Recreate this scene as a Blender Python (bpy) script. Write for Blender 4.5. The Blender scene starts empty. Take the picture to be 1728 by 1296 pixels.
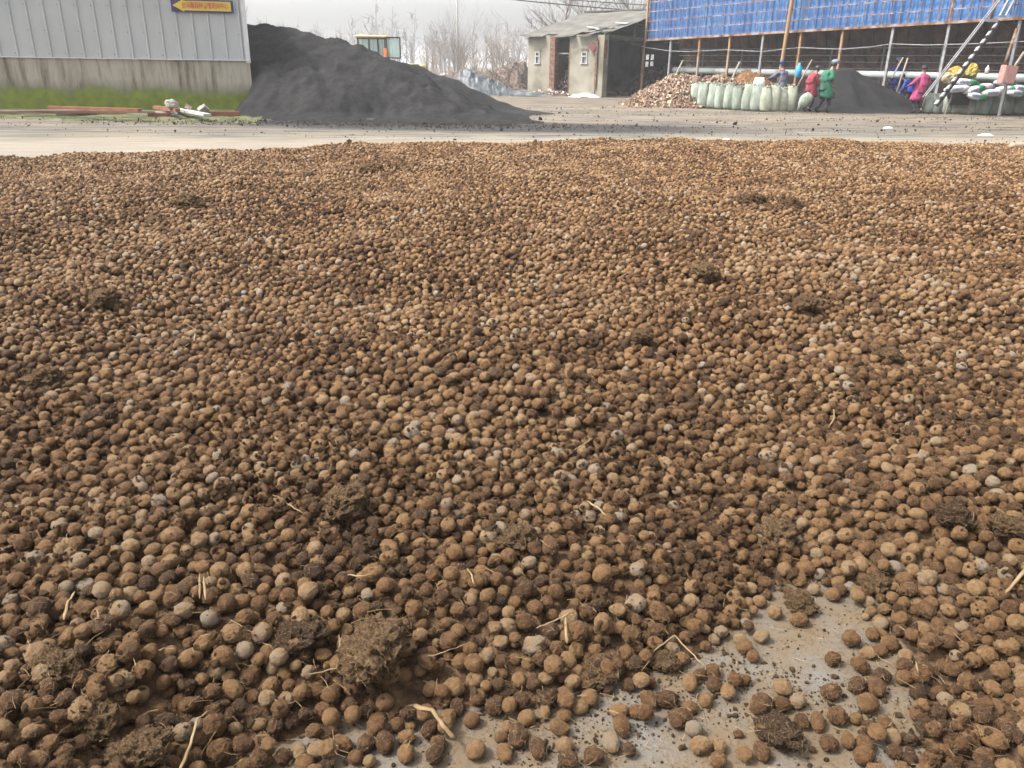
import bpy, bmesh, math, random
import numpy as np
from mathutils import Vector, Matrix, Euler, noise
random.seed(7); np.random.seed(7)
PI = math.pi
S = bpy.context.scene
COL = S.collection
# ------------------------------------------------------------------ camera, sky, sun, exposure
FPX = 1350.0; TH = math.atan(538/1350); RO = math.radians(0.9); HC = 1.5
_f = Vector((0, math.cos(TH), -math.sin(TH))); _u = Vector((0, math.sin(TH), math.cos(TH))); _r = Vector((1, 0, 0))
RV = math.cos(RO)*_r + math.sin(RO)*_u; UV = -math.sin(RO)*_r + math.cos(RO)*_u
cam = bpy.data.cameras.new('camera'); co = bpy.data.objects.new('camera', cam); COL.objects.link(co)
m = Matrix.Identity(4)
for i in range(3):
    m[i][0] = RV[i]; m[i][1] = UV[i]; m[i][2] = -_f[i]
m[2][3] = HC
co.matrix_world = m
cam.sensor_width = 36; cam.lens = FPX/1728*36; cam.clip_start = 0.05; cam.clip_end = 2000
S.camera = co
SUN_EL = math.radians(54); SUN_AZ = math.radians(-100)     # azimuth of the sun measured from +Y towards +X: left and a little behind
w = bpy.data.worlds.new("World"); S.world = w; w.use_nodes = True
nt = w.node_tree; bg = nt.nodes['Background']
sky = nt.nodes.new('ShaderNodeTexSky'); sky.sky_type = 'NISHITA'; sky.sun_disc = False
sky.sun_elevation = SUN_EL; sky.sun_rotation = SUN_AZ
sky.air_density = 1.2; sky.dust_density = 6.0; sky.ozone_density = 1.5
hs = nt.nodes.new('ShaderNodeHueSaturation'); hs.inputs['Saturation'].default_value = 0.16
hs.inputs['Value'].default_value = 1.65
nt.links.new(sky.outputs[0], hs.inputs['Color']); nt.links.new(hs.outputs[0], bg.inputs[0])
bg.inputs[1].default_value = 0.15
sl = bpy.data.lights.new('sun', 'SUN'); sl.energy = 3.1; sl.angle = math.radians(6); sl.color = (1, .93, .83)
so = bpy.data.objects.new('sun', sl); COL.objects.link(so)
sd = Vector((math.sin(SUN_AZ)*math.cos(SUN_EL), math.cos(SUN_AZ)*math.cos(SUN_EL), math.sin(SUN_EL)))
so.rotation_euler = sd.to_track_quat('Z', 'Y').to_euler()
so.location = (0, 0, 30)
S.view_settings.view_transform = 'Standard'; S.view_settings.look = 'None'; S.view_settings.gamma = 1
S.view_settings.exposure = 1.13
S.cycles.volume_bounces = 0; S.cycles.max_bounces = 6

def ray(px, py):
    return _f + (px-864)/FPX*RV - (py-648)/FPX*UV
def G(px, py, z=0.0):
    d = ray(px, py); t = (z-HC)/d.z
    return Vector((d.x*t, d.y*t, z))
def P(px, py, Y):
    d = ray(px, py); t = Y/d.y
    return Vector((d.x*t, Y, HC+d.z*t))
def proj(x, y, z):
    v = np.stack([x, y, z-HC], -1)
    d = v@np.array(_f); a = v@np.array(RV); b = v@np.array(UV)
    return 864+a/d*FPX, 648-b/d*FPX, d

# ------------------------------------------------------------------ helpers
MATS = {}
def lin(c):
    return tuple(((x/255)/12.92 if x/255 <= .04045 else ((x/255+.055)/1.055)**2.4) for x in c)+(1,)
def mat(name, cols, scale=5, detail=6, rough=.85, bump=0, bscale=20, stretch=(1, 1, 1), coord='Object', metallic=0, lo=.3, hi=.7, rnd=False, dist=0, nr=.5):
    """noise driven colour ramp + bump.  cols: list of linear rgb"""
    if name in MATS: return MATS[name]
    M = bpy.data.materials.new(name); M.use_nodes = True; MATS[name] = M
    t = M.node_tree; N = t.nodes; L = t.links; b = N['Principled BSDF']
    b.inputs['Roughness'].default_value = rough; b.inputs['Metallic'].default_value = metallic
    b.inputs['Specular IOR Level'].default_value = .25
    if coord == 'World':
        g = N.new('ShaderNodeNewGeometry'); src = g.outputs['Position']
    else:
        g = N.new('ShaderNodeTexCoord'); src = g.outputs['Object']
    if rnd:
        oi = N.new('ShaderNodeObjectInfo'); ml = N.new('ShaderNodeMath'); ml.operation = 'MULTIPLY'; ml.inputs[1].default_value = 37
        L.new(oi.outputs['Random'], ml.inputs[0]); va = N.new('ShaderNodeVectorMath'); L.new(src, va.inputs[0]); L.new(ml.outputs[0], va.inputs[1]); src = va.outputs[0]
    mp = N.new('ShaderNodeMapping'); mp.inputs['Scale'].default_value = stretch; L.new(src, mp.inputs[0])
    n = N.new('ShaderNodeTexNoise'); n.inputs['Scale'].default_value = scale; n.inputs['Detail'].default_value = detail; n.inputs['Distortion'].default_value = dist; n.inputs['Roughness'].default_value = nr
    L.new(mp.outputs[0], n.inputs['Vector'])
    r = N.new('ShaderNodeValToRGB'); L.new(n.outputs['Fac'], r.inputs[0])
    k = len(cols)
    el = r.color_ramp.elements
    while len(el) < k: el.new(.5)
    for i, c in enumerate(cols):
        el[i].position = lo+(hi-lo)*i/max(1, k-1); el[i].color = tuple(q_*.56 for q_ in tuple(c)[:3])+(1,)
    L.new(r.outputs[0], b.inputs['Base Color'])
    if bump:
        n2 = N.new('ShaderNodeTexNoise'); n2.inputs['Scale'].default_value = bscale; n2.inputs['Detail'].default_value = 5
        L.new(src, n2.inputs['Vector'])
        bp = N.new('ShaderNodeBump'); bp.inputs['Strength'].default_value = bump; bp.inputs['Distance'].default_value = .02
        L.new(n2.outputs['Fac'], bp.inputs['Height']); L.new(bp.outputs[0], b.inputs['Normal'])
    return M
def tag(o, label=None, cat=None, group=None, kind=None):
    if label: o['label'] = label
    if cat: o['category'] = cat
    if group: o['group'] = group
    if kind: o['kind'] = kind
    return o
def empty(name, loc, label=None, cat=None, group=None, rz=0):
    o = bpy.data.objects.new(name, None); COL.objects.link(o); o.location = loc; o.rotation_euler = (0, 0, rz)
    o.empty_display_size = .1
    return tag(o, label, cat, group)
class MB:
    def __init__(s): s.v = []; s.f = []; s.m = []
    def add(s, vs, fs, mi=0):
        n = len(s.v); s.v += [tuple(v) for v in vs]; s.f += [tuple(i+n for i in f) for f in fs]; s.m += [mi]*len(fs); return s
    def box(s, c, d, rot=None, mi=0, jit=0):
        c = Vector(c); h = Vector(d)/2; R = rot if rot is not None else Matrix.Identity(3)
        vs = [c+R@Vector((sx*h.x+random.uniform(-jit, jit), sy*h.y+random.uniform(-jit, jit), sz*h.z+random.uniform(-jit, jit))) for sz in (-1, 1) for sx, sy in ((-1, -1), (1, -1), (1, 1), (-1, 1))]
        return s.add(vs, [(3, 2, 1, 0), (4, 5, 6, 7), (0, 1, 5, 4), (1, 2, 6, 5), (2, 3, 7, 6), (3, 0, 4, 7)], mi)
    def bar(s, a, b, w, h=None, up=(0, 0, 1), mi=0):
        a = Vector(a); b = Vector(b); d = b-a; L = d.length
        if L < 1e-6: return s
        z = d/L; up = Vector(up)
        if abs(z.dot(up)) > .98: up = Vector((0, 1, 0))
        x = up.cross(z).normalized(); y = z.cross(x)
        R = Matrix((x, y, z)).transposed()
        return s.box((a+b)/2, (w, h or w, L), R, mi)
    def tube(s, pts, rad, n=6, mi=0, cap=True):
        pts = [Vector(p) for p in pts]; k = len(pts)
        if not hasattr(rad, '__len__'): rad = [rad]*k
        vs = []; ref = Vector((.31, .17, .93))
        for i in range(k):
            d = (pts[min(i+1, k-1)]-pts[max(i-1, 0)])
            if d.length < 1e-9: d = Vector((0, 0, 1))
            d.normalize()
            if abs(d.dot(ref)) > .95: ref = Vector((.9, .3, .1))
            x = ref.cross(d).normalized(); y = d.cross(x)
            vs += [pts[i]+(x*math.cos(2*PI*j/n)+y*math.sin(2*PI*j/n))*rad[i] for j in range(n)]
        fs = [(i*n+j, i*n+(j+1) % n, (i+1)*n+(j+1) % n, (i+1)*n+j) for i in range(k-1) for j in range(n)]
        if cap: fs += [tuple(range(n))[::-1], tuple(range((k-1)*n, k*n))]
        return s.add(vs, fs, mi)
    def loft(s, rings, mi=0, cap=True):
        n = len(rings[0]); vs = [v for r in rings for v in r]; k = len(rings)
        fs = [(i*n+j, i*n+(j+1) % n, (i+1)*n+(j+1) % n, (i+1)*n+j) for i in range(k-1) for j in range(n)]
        if cap: fs += [tuple(range(n))[::-1], tuple(range((k-1)*n, k*n))]
        return s.add(vs, fs, mi)
    def build(s, name, mats, parent=None, smooth=False, loc=None):
        me = bpy.data.meshes.new(name); me.from_pydata([tuple(v) for v in s.v], [], s.f); me.validate()
        if not isinstance(mats, (list, tuple)): mats = [mats]
        for q in mats: me.materials.append(q)
        if len(me.polygons) == len(s.m): me.polygons.foreach_set('material_index', s.m)
        if smooth: me.polygons.foreach_set('use_smooth', [True]*len(me.polygons))
        o = bpy.data.objects.new(name, me); COL.objects.link(o)
        if loc is not None:
            me.transform(Matrix.Translation(-Vector(loc))); o.location = loc
        if parent: o.parent = parent
        return o
def fbm(v, o=4): return noise.fractal(Vector(v), 1.0, 2.0, o)
def grid_mesh(name, xs, ys, zf, m_, smooth=True, maskf=None):
    V = []; n = len(xs)
    for y in ys:
        for x in xs: V.append((x, y, zf(x, y)))
    F = []
    for j in range(len(ys)-1):
        for i in range(n-1):
            q = (j*n+i, j*n+i+1, (j+1)*n+i+1, (j+1)*n+i)
            if maskf is None or any(maskf(*V[k]) for k in q): F.append(q)
    b = MB(); b.v = V; b.f = F; b.m = [0]*len(F)
    return b.build(name, m_, None, smooth)

# ------------------------------------------------------------------ materials of the setting
def yard_material():
    M = bpy.data.materials.new('yard_concrete'); M.use_nodes = True
    t = M.node_tree; N = t.nodes; L = t.links; b = N['Principled BSDF']; b.inputs['Roughness'].default_value = .9; b.inputs['Specular IOR Level'].default_value = .2
    g = N.new('ShaderNodeNewGeometry'); sp = N.new('ShaderNodeSeparateXYZ'); L.new(g.outputs['Position'], sp.inputs[0])
    def mth(op, a, bb, clamp=False):
        q = N.new('ShaderNodeMath'); q.operation = op; q.use_clamp = clamp
        for i, x in enumerate((a, bb)):
            if x is None: continue
            if isinstance(x, (int, float)): q.inputs[i].default_value = x
            else: L.new(x, q.inputs[i])
        return q.outputs[0]
    s_ = mth('SUBTRACT', sp.outputs[1], mth('MULTIPLY', sp.outputs[0], .2))
    cv = N.new('ShaderNodeCombineXYZ'); L.new(mth('MULTIPLY', sp.outputs[0], .16), cv.inputs[0]); L.new(s_, cv.inputs[1])
    def nz(src, sc, det=6, ro=.6):
        n = N.new('ShaderNodeTexNoise'); n.inputs['Scale'].default_value = sc; n.inputs['Detail'].default_value = det; n.inputs['Roughness'].default_value = ro
        L.new(src, n.inputs['Vector']); return n.outputs['Fac']
    n1 = nz(cv.outputs[0], .9); n2 = nz(cv.outputs[0], 3.5); n3 = nz(g.outputs['Position'], 14)
    sw = mth('ADD', s_, mth('MULTIPLY', mth('SUBTRACT', n1, .5), 1.6))
    mr = N.new('ShaderNodeMapRange'); mr.inputs['From Min'].default_value = 14; mr.inputs['From Max'].default_value = 44
    L.new(sw, mr.inputs['Value'])
    cr = N.new('ShaderNodeValToRGB'); L.new(mr.outputs[0], cr.inputs[0])
    stops = [(14, (.15, .135, .11)), (17.0, (.16, .139, .108)), (18.5, (.145, .126, .098)), (19.2, (.095, .094, .08)), (22.2, (.07, .064, .058)),
             (24.5, (.11, .096, .078)), (26.8, (.14, .12, .093)), (29.5, (.08, .07, .058)), (32, (.145, .12, .09)), (36, (.10, .085, .065)), (44, (.105, .09, .07))]
    el = cr.color_ramp.elements
    while len(el) < len(stops): el.new(.5)
    for i, (p_, c) in enumerate(stops): el[i].position = (p_-14)/30; el[i].color = c+(1,)
    def mix(f_, a, bb, mode='MIX'):
        q = N.new('ShaderNodeMix'); q.data_type = 'RGBA'; q.blend_type = mode
        if isinstance(f_, (int, float)): q.inputs[0].default_value = f_
        else: L.new(f_, q.inputs[0])
        for i, x in ((6, a), (7, bb)):
            if isinstance(x, tuple): q.inputs[i].default_value = x+(1,)
            else: L.new(x, q.inputs[i])
        return q.outputs[2]
    def ramp(x, a, bb):
        q = N.new('ShaderNodeMapRange'); q.inputs['From Min'].default_value = a; q.inputs['From Max'].default_value = bb; L.new(x, q.inputs['Value']); return q.outputs[0]
    far = ramp(s_, 17.6, 19.6); n6 = nz(cv.outputs[0], 1.9, 8, .7)
    c = mix(mth('MULTIPLY', ramp(n2, .47, .60), mth('ADD', mth('MULTIPLY', far, .72), .16)), cr.outputs[0], (.033, .030, .028))
    c = mix(mth('MULTIPLY', ramp(n2, .47, .34), .5), c, (.20, .175, .14))
    c = mix(mth('MULTIPLY', ramp(n3, .45, .7), .35), c, (.065, .058, .05))
    c = mix(mth('MULTIPLY', mth('MULTIPLY', ramp(n6, .48, .60), far), .8), c, (.13, .098, .062))
    c = mix(mth('MULTIPLY', mth('MULTIPLY', ramp(n6, .45, .36), far), .75), c, (.036, .032, .029))
    # coal dust spilled from the heap foot
    dx = mth('DIVIDE', mth('ADD', sp.outputs[0], 1.4), 7.0); dy = mth('DIVIDE', mth('SUBTRACT', sp.outputs[1], 22.3), 2.1)
    rr = mth('SQRT', mth('ADD', mth('MULTIPLY', dx, dx), mth('MULTIPLY', dy, dy)), None)
    rr = mth('ADD', rr, mth('MULTIPLY', mth('SUBTRACT', n2, .5), .8))
    c = mix(mth('MULTIPLY', ramp(rr, 1.15, .8), .92), c, (.016, .0155, .016))
    # concrete in front of the camera: bluish grey, brown dust in patches
    n4 = nz(g.outputs['Position'], 5, 8, .65); n5 = nz(g.outputs['Position'], 60, 5, .7)
    near = mix(ramp(n5, .3, .7), (.066, .063, .058), (.125, .117, .104))
    near = mix(mth('MULTIPLY', ramp(n4, .34, .54), .88), near, (.088, .063, .037))
    near = mix(mth('MULTIPLY', ramp(n5, .52, .62), .6), near, (.04, .024, .012))
    c = mix(ramp(sp.outputs[1], 6, 9), near, c)
    L.new(c, b.inputs['Base Color'])
    bp = N.new('ShaderNodeBump'); bp.inputs['Strength'].default_value = .5; bp.inputs['Distance'].default_value = .01
    L.new(mth('ADD', n5, n2), bp.inputs['Height']); L.new(bp.outputs[0], b.inputs['Normal'])
    return M
YM = yard_material()
xs = list(np.concatenate([np.linspace(-400, -40, 10), np.linspace(-36, 36, 90), np.linspace(40, 400, 10)]))
ys = list(np.concatenate([np.linspace(-60, 0, 5), np.linspace(.4, 60, 150), np.linspace(64, 1200, 20)]))
def yard_z(x, y):
    if y < 19: return 0
    return min(1, (y-19)/2)*(.022*fbm((x*.35, y*1.1, 3))+.012*fbm((x*1.7, y*3.1, 9))) - .02*min(1, (y-19)/2)
yard = grid_mesh('ground', xs, ys, yard_z, YM); tag(yard, kind='structure')

M_rust = mat('rusted_steel', [(.10, .055, .035), (.28, .13, .06), (.36, .30, .26)], 3, 8, .8, .2, 40, lo=.35, hi=.62)
M_galv = mat('galvanised_steel', [(.22, .22, .23), (.38, .38, .39)], 6, 5, .6)
M_rustpipe = mat('orange_rusted_steel', [(.22, .10, .045), (.42, .24, .11), (.30, .27, .24)], 2.2, 8, .8, .2, 40, stretch=(1, 1, .5))
M_dull = mat('dull_white_paint', [(.34, .34, .34), (.50, .50, .49)], 4, 4, .7)
M_white = mat('white_paint', [(.62, .63, .64), (.78, .78, .78)], 4, 4, .6)
M_black = mat('black_plastic', [(.012, .012, .014), (.03, .03, .03)], 9, 3, .5)
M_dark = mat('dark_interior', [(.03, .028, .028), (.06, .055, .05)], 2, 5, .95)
M_skin = mat('skin', [(.42, .23, .15), (.5, .29, .2)], 8, 2, .6)

# ------------------------------------------------------------------ warehouse on the left
def panel_material():
    return mat('pale_ribbed_sheet', [(.41, .435, .445), (.49, .50, .505), (.45, .455, .45)], .9, 5, .55, .05, 6, stretch=(1, 1, .35), lo=.35, hi=.65)
def base_wall_material():
    M = bpy.data.materials.new('mossy_render'); M.use_nodes = True
    t = M.node_tree; N = t.nodes; L = t.links; b = N['Principled BSDF']; b.inputs['Roughness'].default_value = .95
    g = N.new('ShaderNodeNewGeometry'); sp = N.new('ShaderNodeSeparateXYZ'); L.new(g.outputs['Position'], sp.inputs[0])
    mp = N.new('ShaderNodeMapping'); mp.inputs['Scale'].default_value = (2.2, 2.2, .28); L.new(g.outputs['Position'], mp.inputs[0])
    n = N.new('ShaderNodeTexNoise'); n.inputs['Scale'].default_value = 1.6; n.inputs['Detail'].default_value = 8; n.inputs['Roughness'].default_value = .65; L.new(mp.outputs[0], n.inputs[0])
    r = N.new('ShaderNodeValToRGB'); L.new(n.outputs['Fac'], r.inputs[0])
    el = r.color_ramp.elements; el.new(.45); el.new(.55)
    for i, (p_, c) in enumerate([(.34, (.07, .06, .038)), (.44, (.17, .15, .112)), (.56, (.235, .215, .175)), (.68, (.14, .128, .095))]): el[i].position = p_; el[i].color = c+(1,)
    n2 = N.new('ShaderNodeTexNoise'); n2.inputs['Scale'].default_value = 1.1; n2.inputs['Detail'].default_value = 7; L.new(g.outputs['Position'], n2.inputs[0])
    ad = N.new('ShaderNodeMath'); ad.operation = 'MULTIPLY_ADD'; ad.inputs[1].default_value = .55; L.new(n2.outputs['Fac'], ad.inputs[0]); L.new(sp.outputs[2], ad.inputs[2])
    mr = N.new('ShaderNodeMapRange'); mr.inputs['From Min'].default_value = .97; mr.inputs['From Max'].default_value = .78; L.new(ad.outputs[0], mr.inputs[0])
    mr2 = N.new('ShaderNodeMapRange'); mr2.inputs['From Min'].default_value = 1.18; mr2.inputs['From Max'].default_value = .85; mr2.inputs['To Max'].default_value = .65; L.new(ad.outputs[0], mr2.inputs[0])
    m0 = N.new('ShaderNodeMix'); m0.data_type = 'RGBA'; L.new(mr2.outputs[0], m0.inputs[0]); L.new(r.outputs[0], m0.inputs[6]); m0.inputs[7].default_value = (.055, .05, .022, 1)
    n3 = N.new('ShaderNodeTexNoise'); n3.inputs['Scale'].default_value = 4; n3.inputs['Detail'].default_value = 8; L.new(g.outputs['Position'], n3.inputs[0])
    r3 = N.new('ShaderNodeValToRGB'); L.new(n3.outputs['Fac'], r3.inputs[0]); r3.color_ramp.elements[0].position = .3; r3.color_ramp.elements[1].position = .7
    r3.color_ramp.elements[0].color = (.058, .080, .001, 1); r3.color_ramp.elements[1].color = (.115, .142, .002, 1)
    m1 = N.new('ShaderNodeMix'); m1.data_type = 'RGBA'; L.new(mr.outputs[0], m1.inputs[0]); L.new(m0.outputs[2], m1.inputs[6]); L.new(r3.outputs[0], m1.inputs[7])
    L.new(m1.outputs[2], b.inputs['Base Color'])
    bp = N.new('ShaderNodeBump'); bp.inputs['Strength'].default_value = .4; bp.inputs['Distance'].default_value = .03; L.new(n3.outputs['Fac'], bp.inputs['Height']); L.new(bp.outputs[0], b.inputs['Normal'])
    return M
WC = Vector((-8.42, 26.9, 0)); WL = Vector((-22.0, 23.9, 0))       # front wall: right corner, left end
wd = (WL-WC).normalized(); wn = Vector((wd.y, -wd.x, 0))           # outward normal (towards the camera)
if wn.y > 0: wn = -wn
wl = (WL-WC).length
wside = Vector((math.sin(math.radians(-18.6)), math.cos(math.radians(-18.6)), 0))
BH = 1.5; WTOP = 3.9
wh = empty('warehouse', WC, 'pale ribbed metal warehouse on a mossy rendered base wall at the left', 'warehouse')
def wp(u, n_, z): return WC+wd*u+wn*n_+Vector((0, 0, z))-WC
def extr(pts, z0, z1):
    b = MB(); n = len(pts)
    b.add([Vector((p.x, p.y, z0)) for p in pts]+[Vector((p.x, p.y, z1)) for p in pts], [tuple(range(n))[::-1], tuple(range(n, 2*n))]+[(i, (i+1) % n, n+(i+1) % n, n+i) for i in range(n)])
    return b
foot = [wp(0, 0, 0), wp(0, 0, 0)+wside*12, wp(wl, 0, 0)+wside*12, wp(wl, 0, 0)]
cen = sum(foot, Vector())/4
big = [p+(p-cen).normalized()*.09 for p in foot]
extr(big, -.05, BH).build('base_wall', base_wall_material(), wh)
MP = panel_material()
extr(foot, BH+.002, WTOP).build('metal_wall', MP, wh)
rb = MB(); u = .12; k = 0
while u < wl:
    a = wp(u, 0, BH+.005); z_ = WTOP-.02
    w_ = .035
    rings = [[a+wd*dx+wn*dn+Vector((0, 0, zz)) for dx, dn in ((-w_, -.001), (-w_*.45, .032), (w_*.45, .032), (w_, -.001))] for zz in (0, z_-BH)]
    rb.loft(rings, 0, False); u += .455
rb.build('standing_seam', MP, wh)
fx_ = MB(); u = .12
while u < wl:
    for zz in (1.62, 2.25, 2.95, 3.6): fx_.box(wp(u+.07, .012, zz), (.018, .018, .018))
    u += .455
fx_.build('screw_heads', M_rust, wh)['kind'] = 'stuff'
tr = MB(); tr.bar(wp(-.03, .03, BH-.06), wp(-.03, .03, WTOP), .13, .06, up=wn); tr.build('corner_trim', M_white, wh)
fl = MB(); fl.bar(wp(-.05, .05, BH+.012), wp(wl, .05, BH+.012), .10, .02, up=(0, 0, 1)); fl.build('drip_flashing', M_white, wh)
rf = MB()
rp = [p+(p-cen).normalized()*.4 for p in foot]; rf = extr(rp, WTOP+.002, WTOP+.15); rf.build('roof', M_galv, wh)
# sign on the wall
def flat_text(body, size, m_, parent, name, M4):
    cu = bpy.data.curves.new(name, 'FONT'); cu.body = body; cu.size = size; cu.align_x = 'LEFT'; cu.align_y = 'CENTER'; cu.offset = size*.012; cu.extrude = .004
    o = bpy.data.objects.new('tmp', cu); COL.objects.link(o); bpy.context.view_layer.update()
    me = bpy.data.meshes.new_from_object(o.evaluated_get(bpy.context.evaluated_depsgraph_get())); bpy.data.objects.remove(o)
    me.materials.clear(); me.materials.append(m_)
    w_ = max(v.co.x for v in me.vertices)-min(v.co.x for v in me.vertices)
    o = bpy.data.objects.new(name, me); COL.objects.link(o); o.parent = parent; o.matrix_local = M4
    return o, w_
def on_wall(px, py):
    # intersection of the pixel ray with the front wall plane
    d = ray(px, py); o = Vector((0, 0, HC)); nn = wn
    t = (WC-o).dot(nn)/d.dot(nn)
    return o+d*t
c00 = on_wall(288, 0); c10 = on_wall(393, 3); c01 = on_wall(289, 18); c11 = on_wall(393, 24)
sz0 = (c01.z+c11.z)/2; sz1 = (c00.z+c10.z)/2+.03; s0 = (c00-WC).dot(wd); s1 = (c10-WC).dot(wd)
sgn = empty('direction_sign', WC+wd*s1+wn*.08+Vector((0, 0, sz0)), 'yellow arrow sign with red characters on the metal wall, pointing left', 'sign')
Ls = abs(s0-s1); Hs = sz1-sz0
R3 = Matrix((-wd, Vector((0, 0, 1)), wn)).transposed()             # local x to the right, y up, z out
if R3.determinant() < 0: R3 = Matrix((-wd, Vector((0, 0, 1)), -wn)).transposed()
sgn.location = WC+wd*s0+wn*.06+Vector((0, 0, sz0)); sgn.rotation_euler = R3.to_euler()
M_navy = mat('navy_paint', [(.03, .025, .12), (.05, .045, .17)], 5, 3, .6)
M_yel = mat('yellow_sign_paint', [(.72, .50, .03), (.80, .60, .06)], 3, 5, .55)
M_red = mat('red_lettering', [(.55, .04, .05), (.6, .06, .08)], 5, 2, .6)
b = MB(); b.box((Ls/2, Hs/2, 0), (Ls, Hs, .03)); b.build('board', M_navy, sgn)
b = MB(); e = .045; ah = Hs-.02
pts = [(.04, Hs/2), (.36, Hs-.003), (.36, Hs-e), (Ls-.07, Hs-e), (Ls-.07, e), (.36, e), (.36, .003)]
n = len(pts)
b.add([(x, y, .016) for x, y in pts]+[(x, y, .024) for x, y in pts], [tuple(range(n, 2*n))]+[(i, (i+1) % n, n+(i+1) % n, n+i) for i in range(n)])
b.build('arrow', M_yel, sgn)
to, tw = flat_text('台湾蘑菇种养殖培训中心', Hs*.52, M_red, sgn, 'lettering', Matrix.Translation((.30, Hs/2, .026)))
fx = (Ls-.45)/tw; to.matrix_local = Matrix.Translation((.30, Hs/2, .026))@Matrix.Diagonal((fx, 1.05, 1, 1))

# moss verge at the wall foot
M_verge = mat('mossy_earth', [(.05, .045, .03), (.07, .085, .02), (.13, .13, .05), (.16, .135, .10)], 1.6, 8, .95, .5, 30, coord='World', lo=.3, hi=.68)
def verge():
    b = MB(); n = 60
    for i in range(n+1):
        px = -120+i*(432+120)/n
        u_ = i/n
        near = G(px if px > -60 else px, 200+8*max(0, px)/430+2.2*fbm((px*.02, 1, 0))) 
        q = WC+wd*((near-WC).dot(wd)); far = q+wn*.02
        for t in (0, .35, .7, 1): 
            p = near.lerp(far, t); b.v.append((p.x, p.y, -.02+.09*t+.03*fbm((p.x*2, p.y*2, 0))))
    for i in range(n):
        for j in range(3): b.f.append((i*4+j, i*4+4+j, i*4+5+j, i*4+1+j)); b.m.append(0)
    o = b.build('verge', M_verge, None, True); tag(o, kind='structure')
verge()

# planks, bricks and rubble by the wall
M_plank = mat('weathered_board', [(.16, .09, .06), (.30, .19, .13), (.38, .30, .22)], 3, 6, .9, .3, 25, stretch=(.3, 3, 3))
M_board_r = mat('red_brown_board', [(.20, .075, .04), (.32, .13, .07)], 4, 6, .85)
M_board_g = mat('grey_board', [(.36, .36, .37), (.55, .54, .53)], 5, 5, .8)
M_straw = mat('straw', [(.16, .10, .045), (.34, .24, .13)], 14, 3, .8, rnd=True)
M_brick = mat('dusty_brick', [(.22, .10, .06), (.36, .27, .21), (.45, .40, .35)], 9, 5, .9, .3, 30)
M_conc = mat('broken_concrete', [(.28, .26, .22), (.46, .43, .38)], 6, 6, .95, .5, 20)
def plank(p0, p1, z, w_, t_, m_, label, tilt=0, name='plank', dz=0):
    t_ *= 1.5
    a = G(*p0, z); c = G(*p1, z); c.z += dz; L_ = (c-a).length
    o = MB(); 
    n = 6; rings = []
    for i in range(n+1):
        x = -L_/2+L_*i/n; wob = .006*fbm((x*1.3, z*9, L_), 2)
        j = [random.uniform(-.006, .006) for _ in range(4)] if i in (0, n) else [0]*4
        rings.append([Vector((x+j[0], -w_/2, -t_/2+wob)), Vector((x+j[1], w_/2, -t_/2+wob)), Vector((x+j[2], w_/2, t_/2+wob)), Vector((x+j[3], -w_/2, t_/2+wob))])
    o.loft(rings); ob = o.build(name, m_)
    d = (c-a).normalized(); ob.location = (a+c)/2; ob.rotation_euler = (tilt, -math.asin(d.z), math.atan2(d.y, d.x))
    tag(ob, label, 'plank'); return ob
GP = 'boards lying along the warehouse wall'
for a in [((-20, 190), (28, 189), .08, .2, .05, M_plank, 'grey weathered plank running out of the left picture edge'),
          ((30, 189), (160, 188), .12, .26, .06, M_plank, 'dark warped board lying left in the plank pile'),
          ((84, 181), (236, 186), .26, .16, .05, M_board_r, 'long red-brown plank topping the plank pile by the green wall'),
          ((96, 191), (215, 190.5), .06, .3, .05, M_plank, 'broad brown board lowest in the plank pile'),
          ((150, 189), (262, 189), .15, .12, .04, M_plank, 'thin tan board beneath the long red-brown plank'),
          ((215, 189), (300, 191), .10, .10, .05, M_board_g, 'pale grey batten between the plank pile and rubble'),
          ((250, 194), (290, 194), .06, .12, .07, M_board_r, 'short red-brown plank end under the leaning grey board'),
          ((262, 181), (300, 186), .22, .14, .06, M_board_r, 'brown board tilting under a broken concrete lump'),
          ((287, 182), (350, 194), .17, .2, .04, M_board_g, 'light grey board leaning down to the right beside bricks'),
          ((345, 192), (404, 191.5), .09, .12, .08, M_board_r, 'orange-brown beam with its end at the black heap')]:
    tag(plank(*a), group=GP)
def lump(px, py, z, r, m_, label, name, cat, seed, box=False):
    bm = bmesh.new(); 
    if box: bmesh.ops.create_cube(bm, size=1.4); bmesh.ops.subdivide_edges(bm, edges=bm.edges, cuts=4, use_grid_fill=True)
    else: bmesh.ops.create_icosphere(bm, subdivisions=3, radius=1)
    for v in bm.verts:
        v.co *= 1+.22*fbm(v.co*1.3+Vector((seed, 0, 0)))
        v.co.x *= 1.25; v.co.z *= .8
    me = bpy.data.meshes.new(name); bm.to_mesh(me); bm.free(); me.materials.append(m_)
    o = bpy.data.objects.new(name, me); COL.objects.link(o); p = G(px, py, z); o.location = p; o.scale = (r, r, r)
    o.rotation_euler = (seed*.3, seed*.2, seed); tag(o, label, cat); return o
lump(290, 176, .36, .16, M_conc, 'round broken concrete lump highest on the rubble by the green wall', 'concrete_lump', 'rubble', 1)
lump(318, 183, .22, .13, M_brick, 'pinkish broken brick between the concrete lump and the grey block', 'brick', 'brick', 2, True)
lump(343, 185, .2, .14, M_conc, 'squarish grey block resting at the right end of rubble', 'concrete_block', 'rubble', 3.3, True)
lump(300, 189, .1, .12, M_brick, 'dusty brick tucked below the leaning grey board', 'brick', 'brick', 4.4, True)
lump(284, 184, .2, .1, M_conc, 'small concrete chunk beside the tilting brown board', 'concrete_lump', 'rubble', 5.2)

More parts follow.
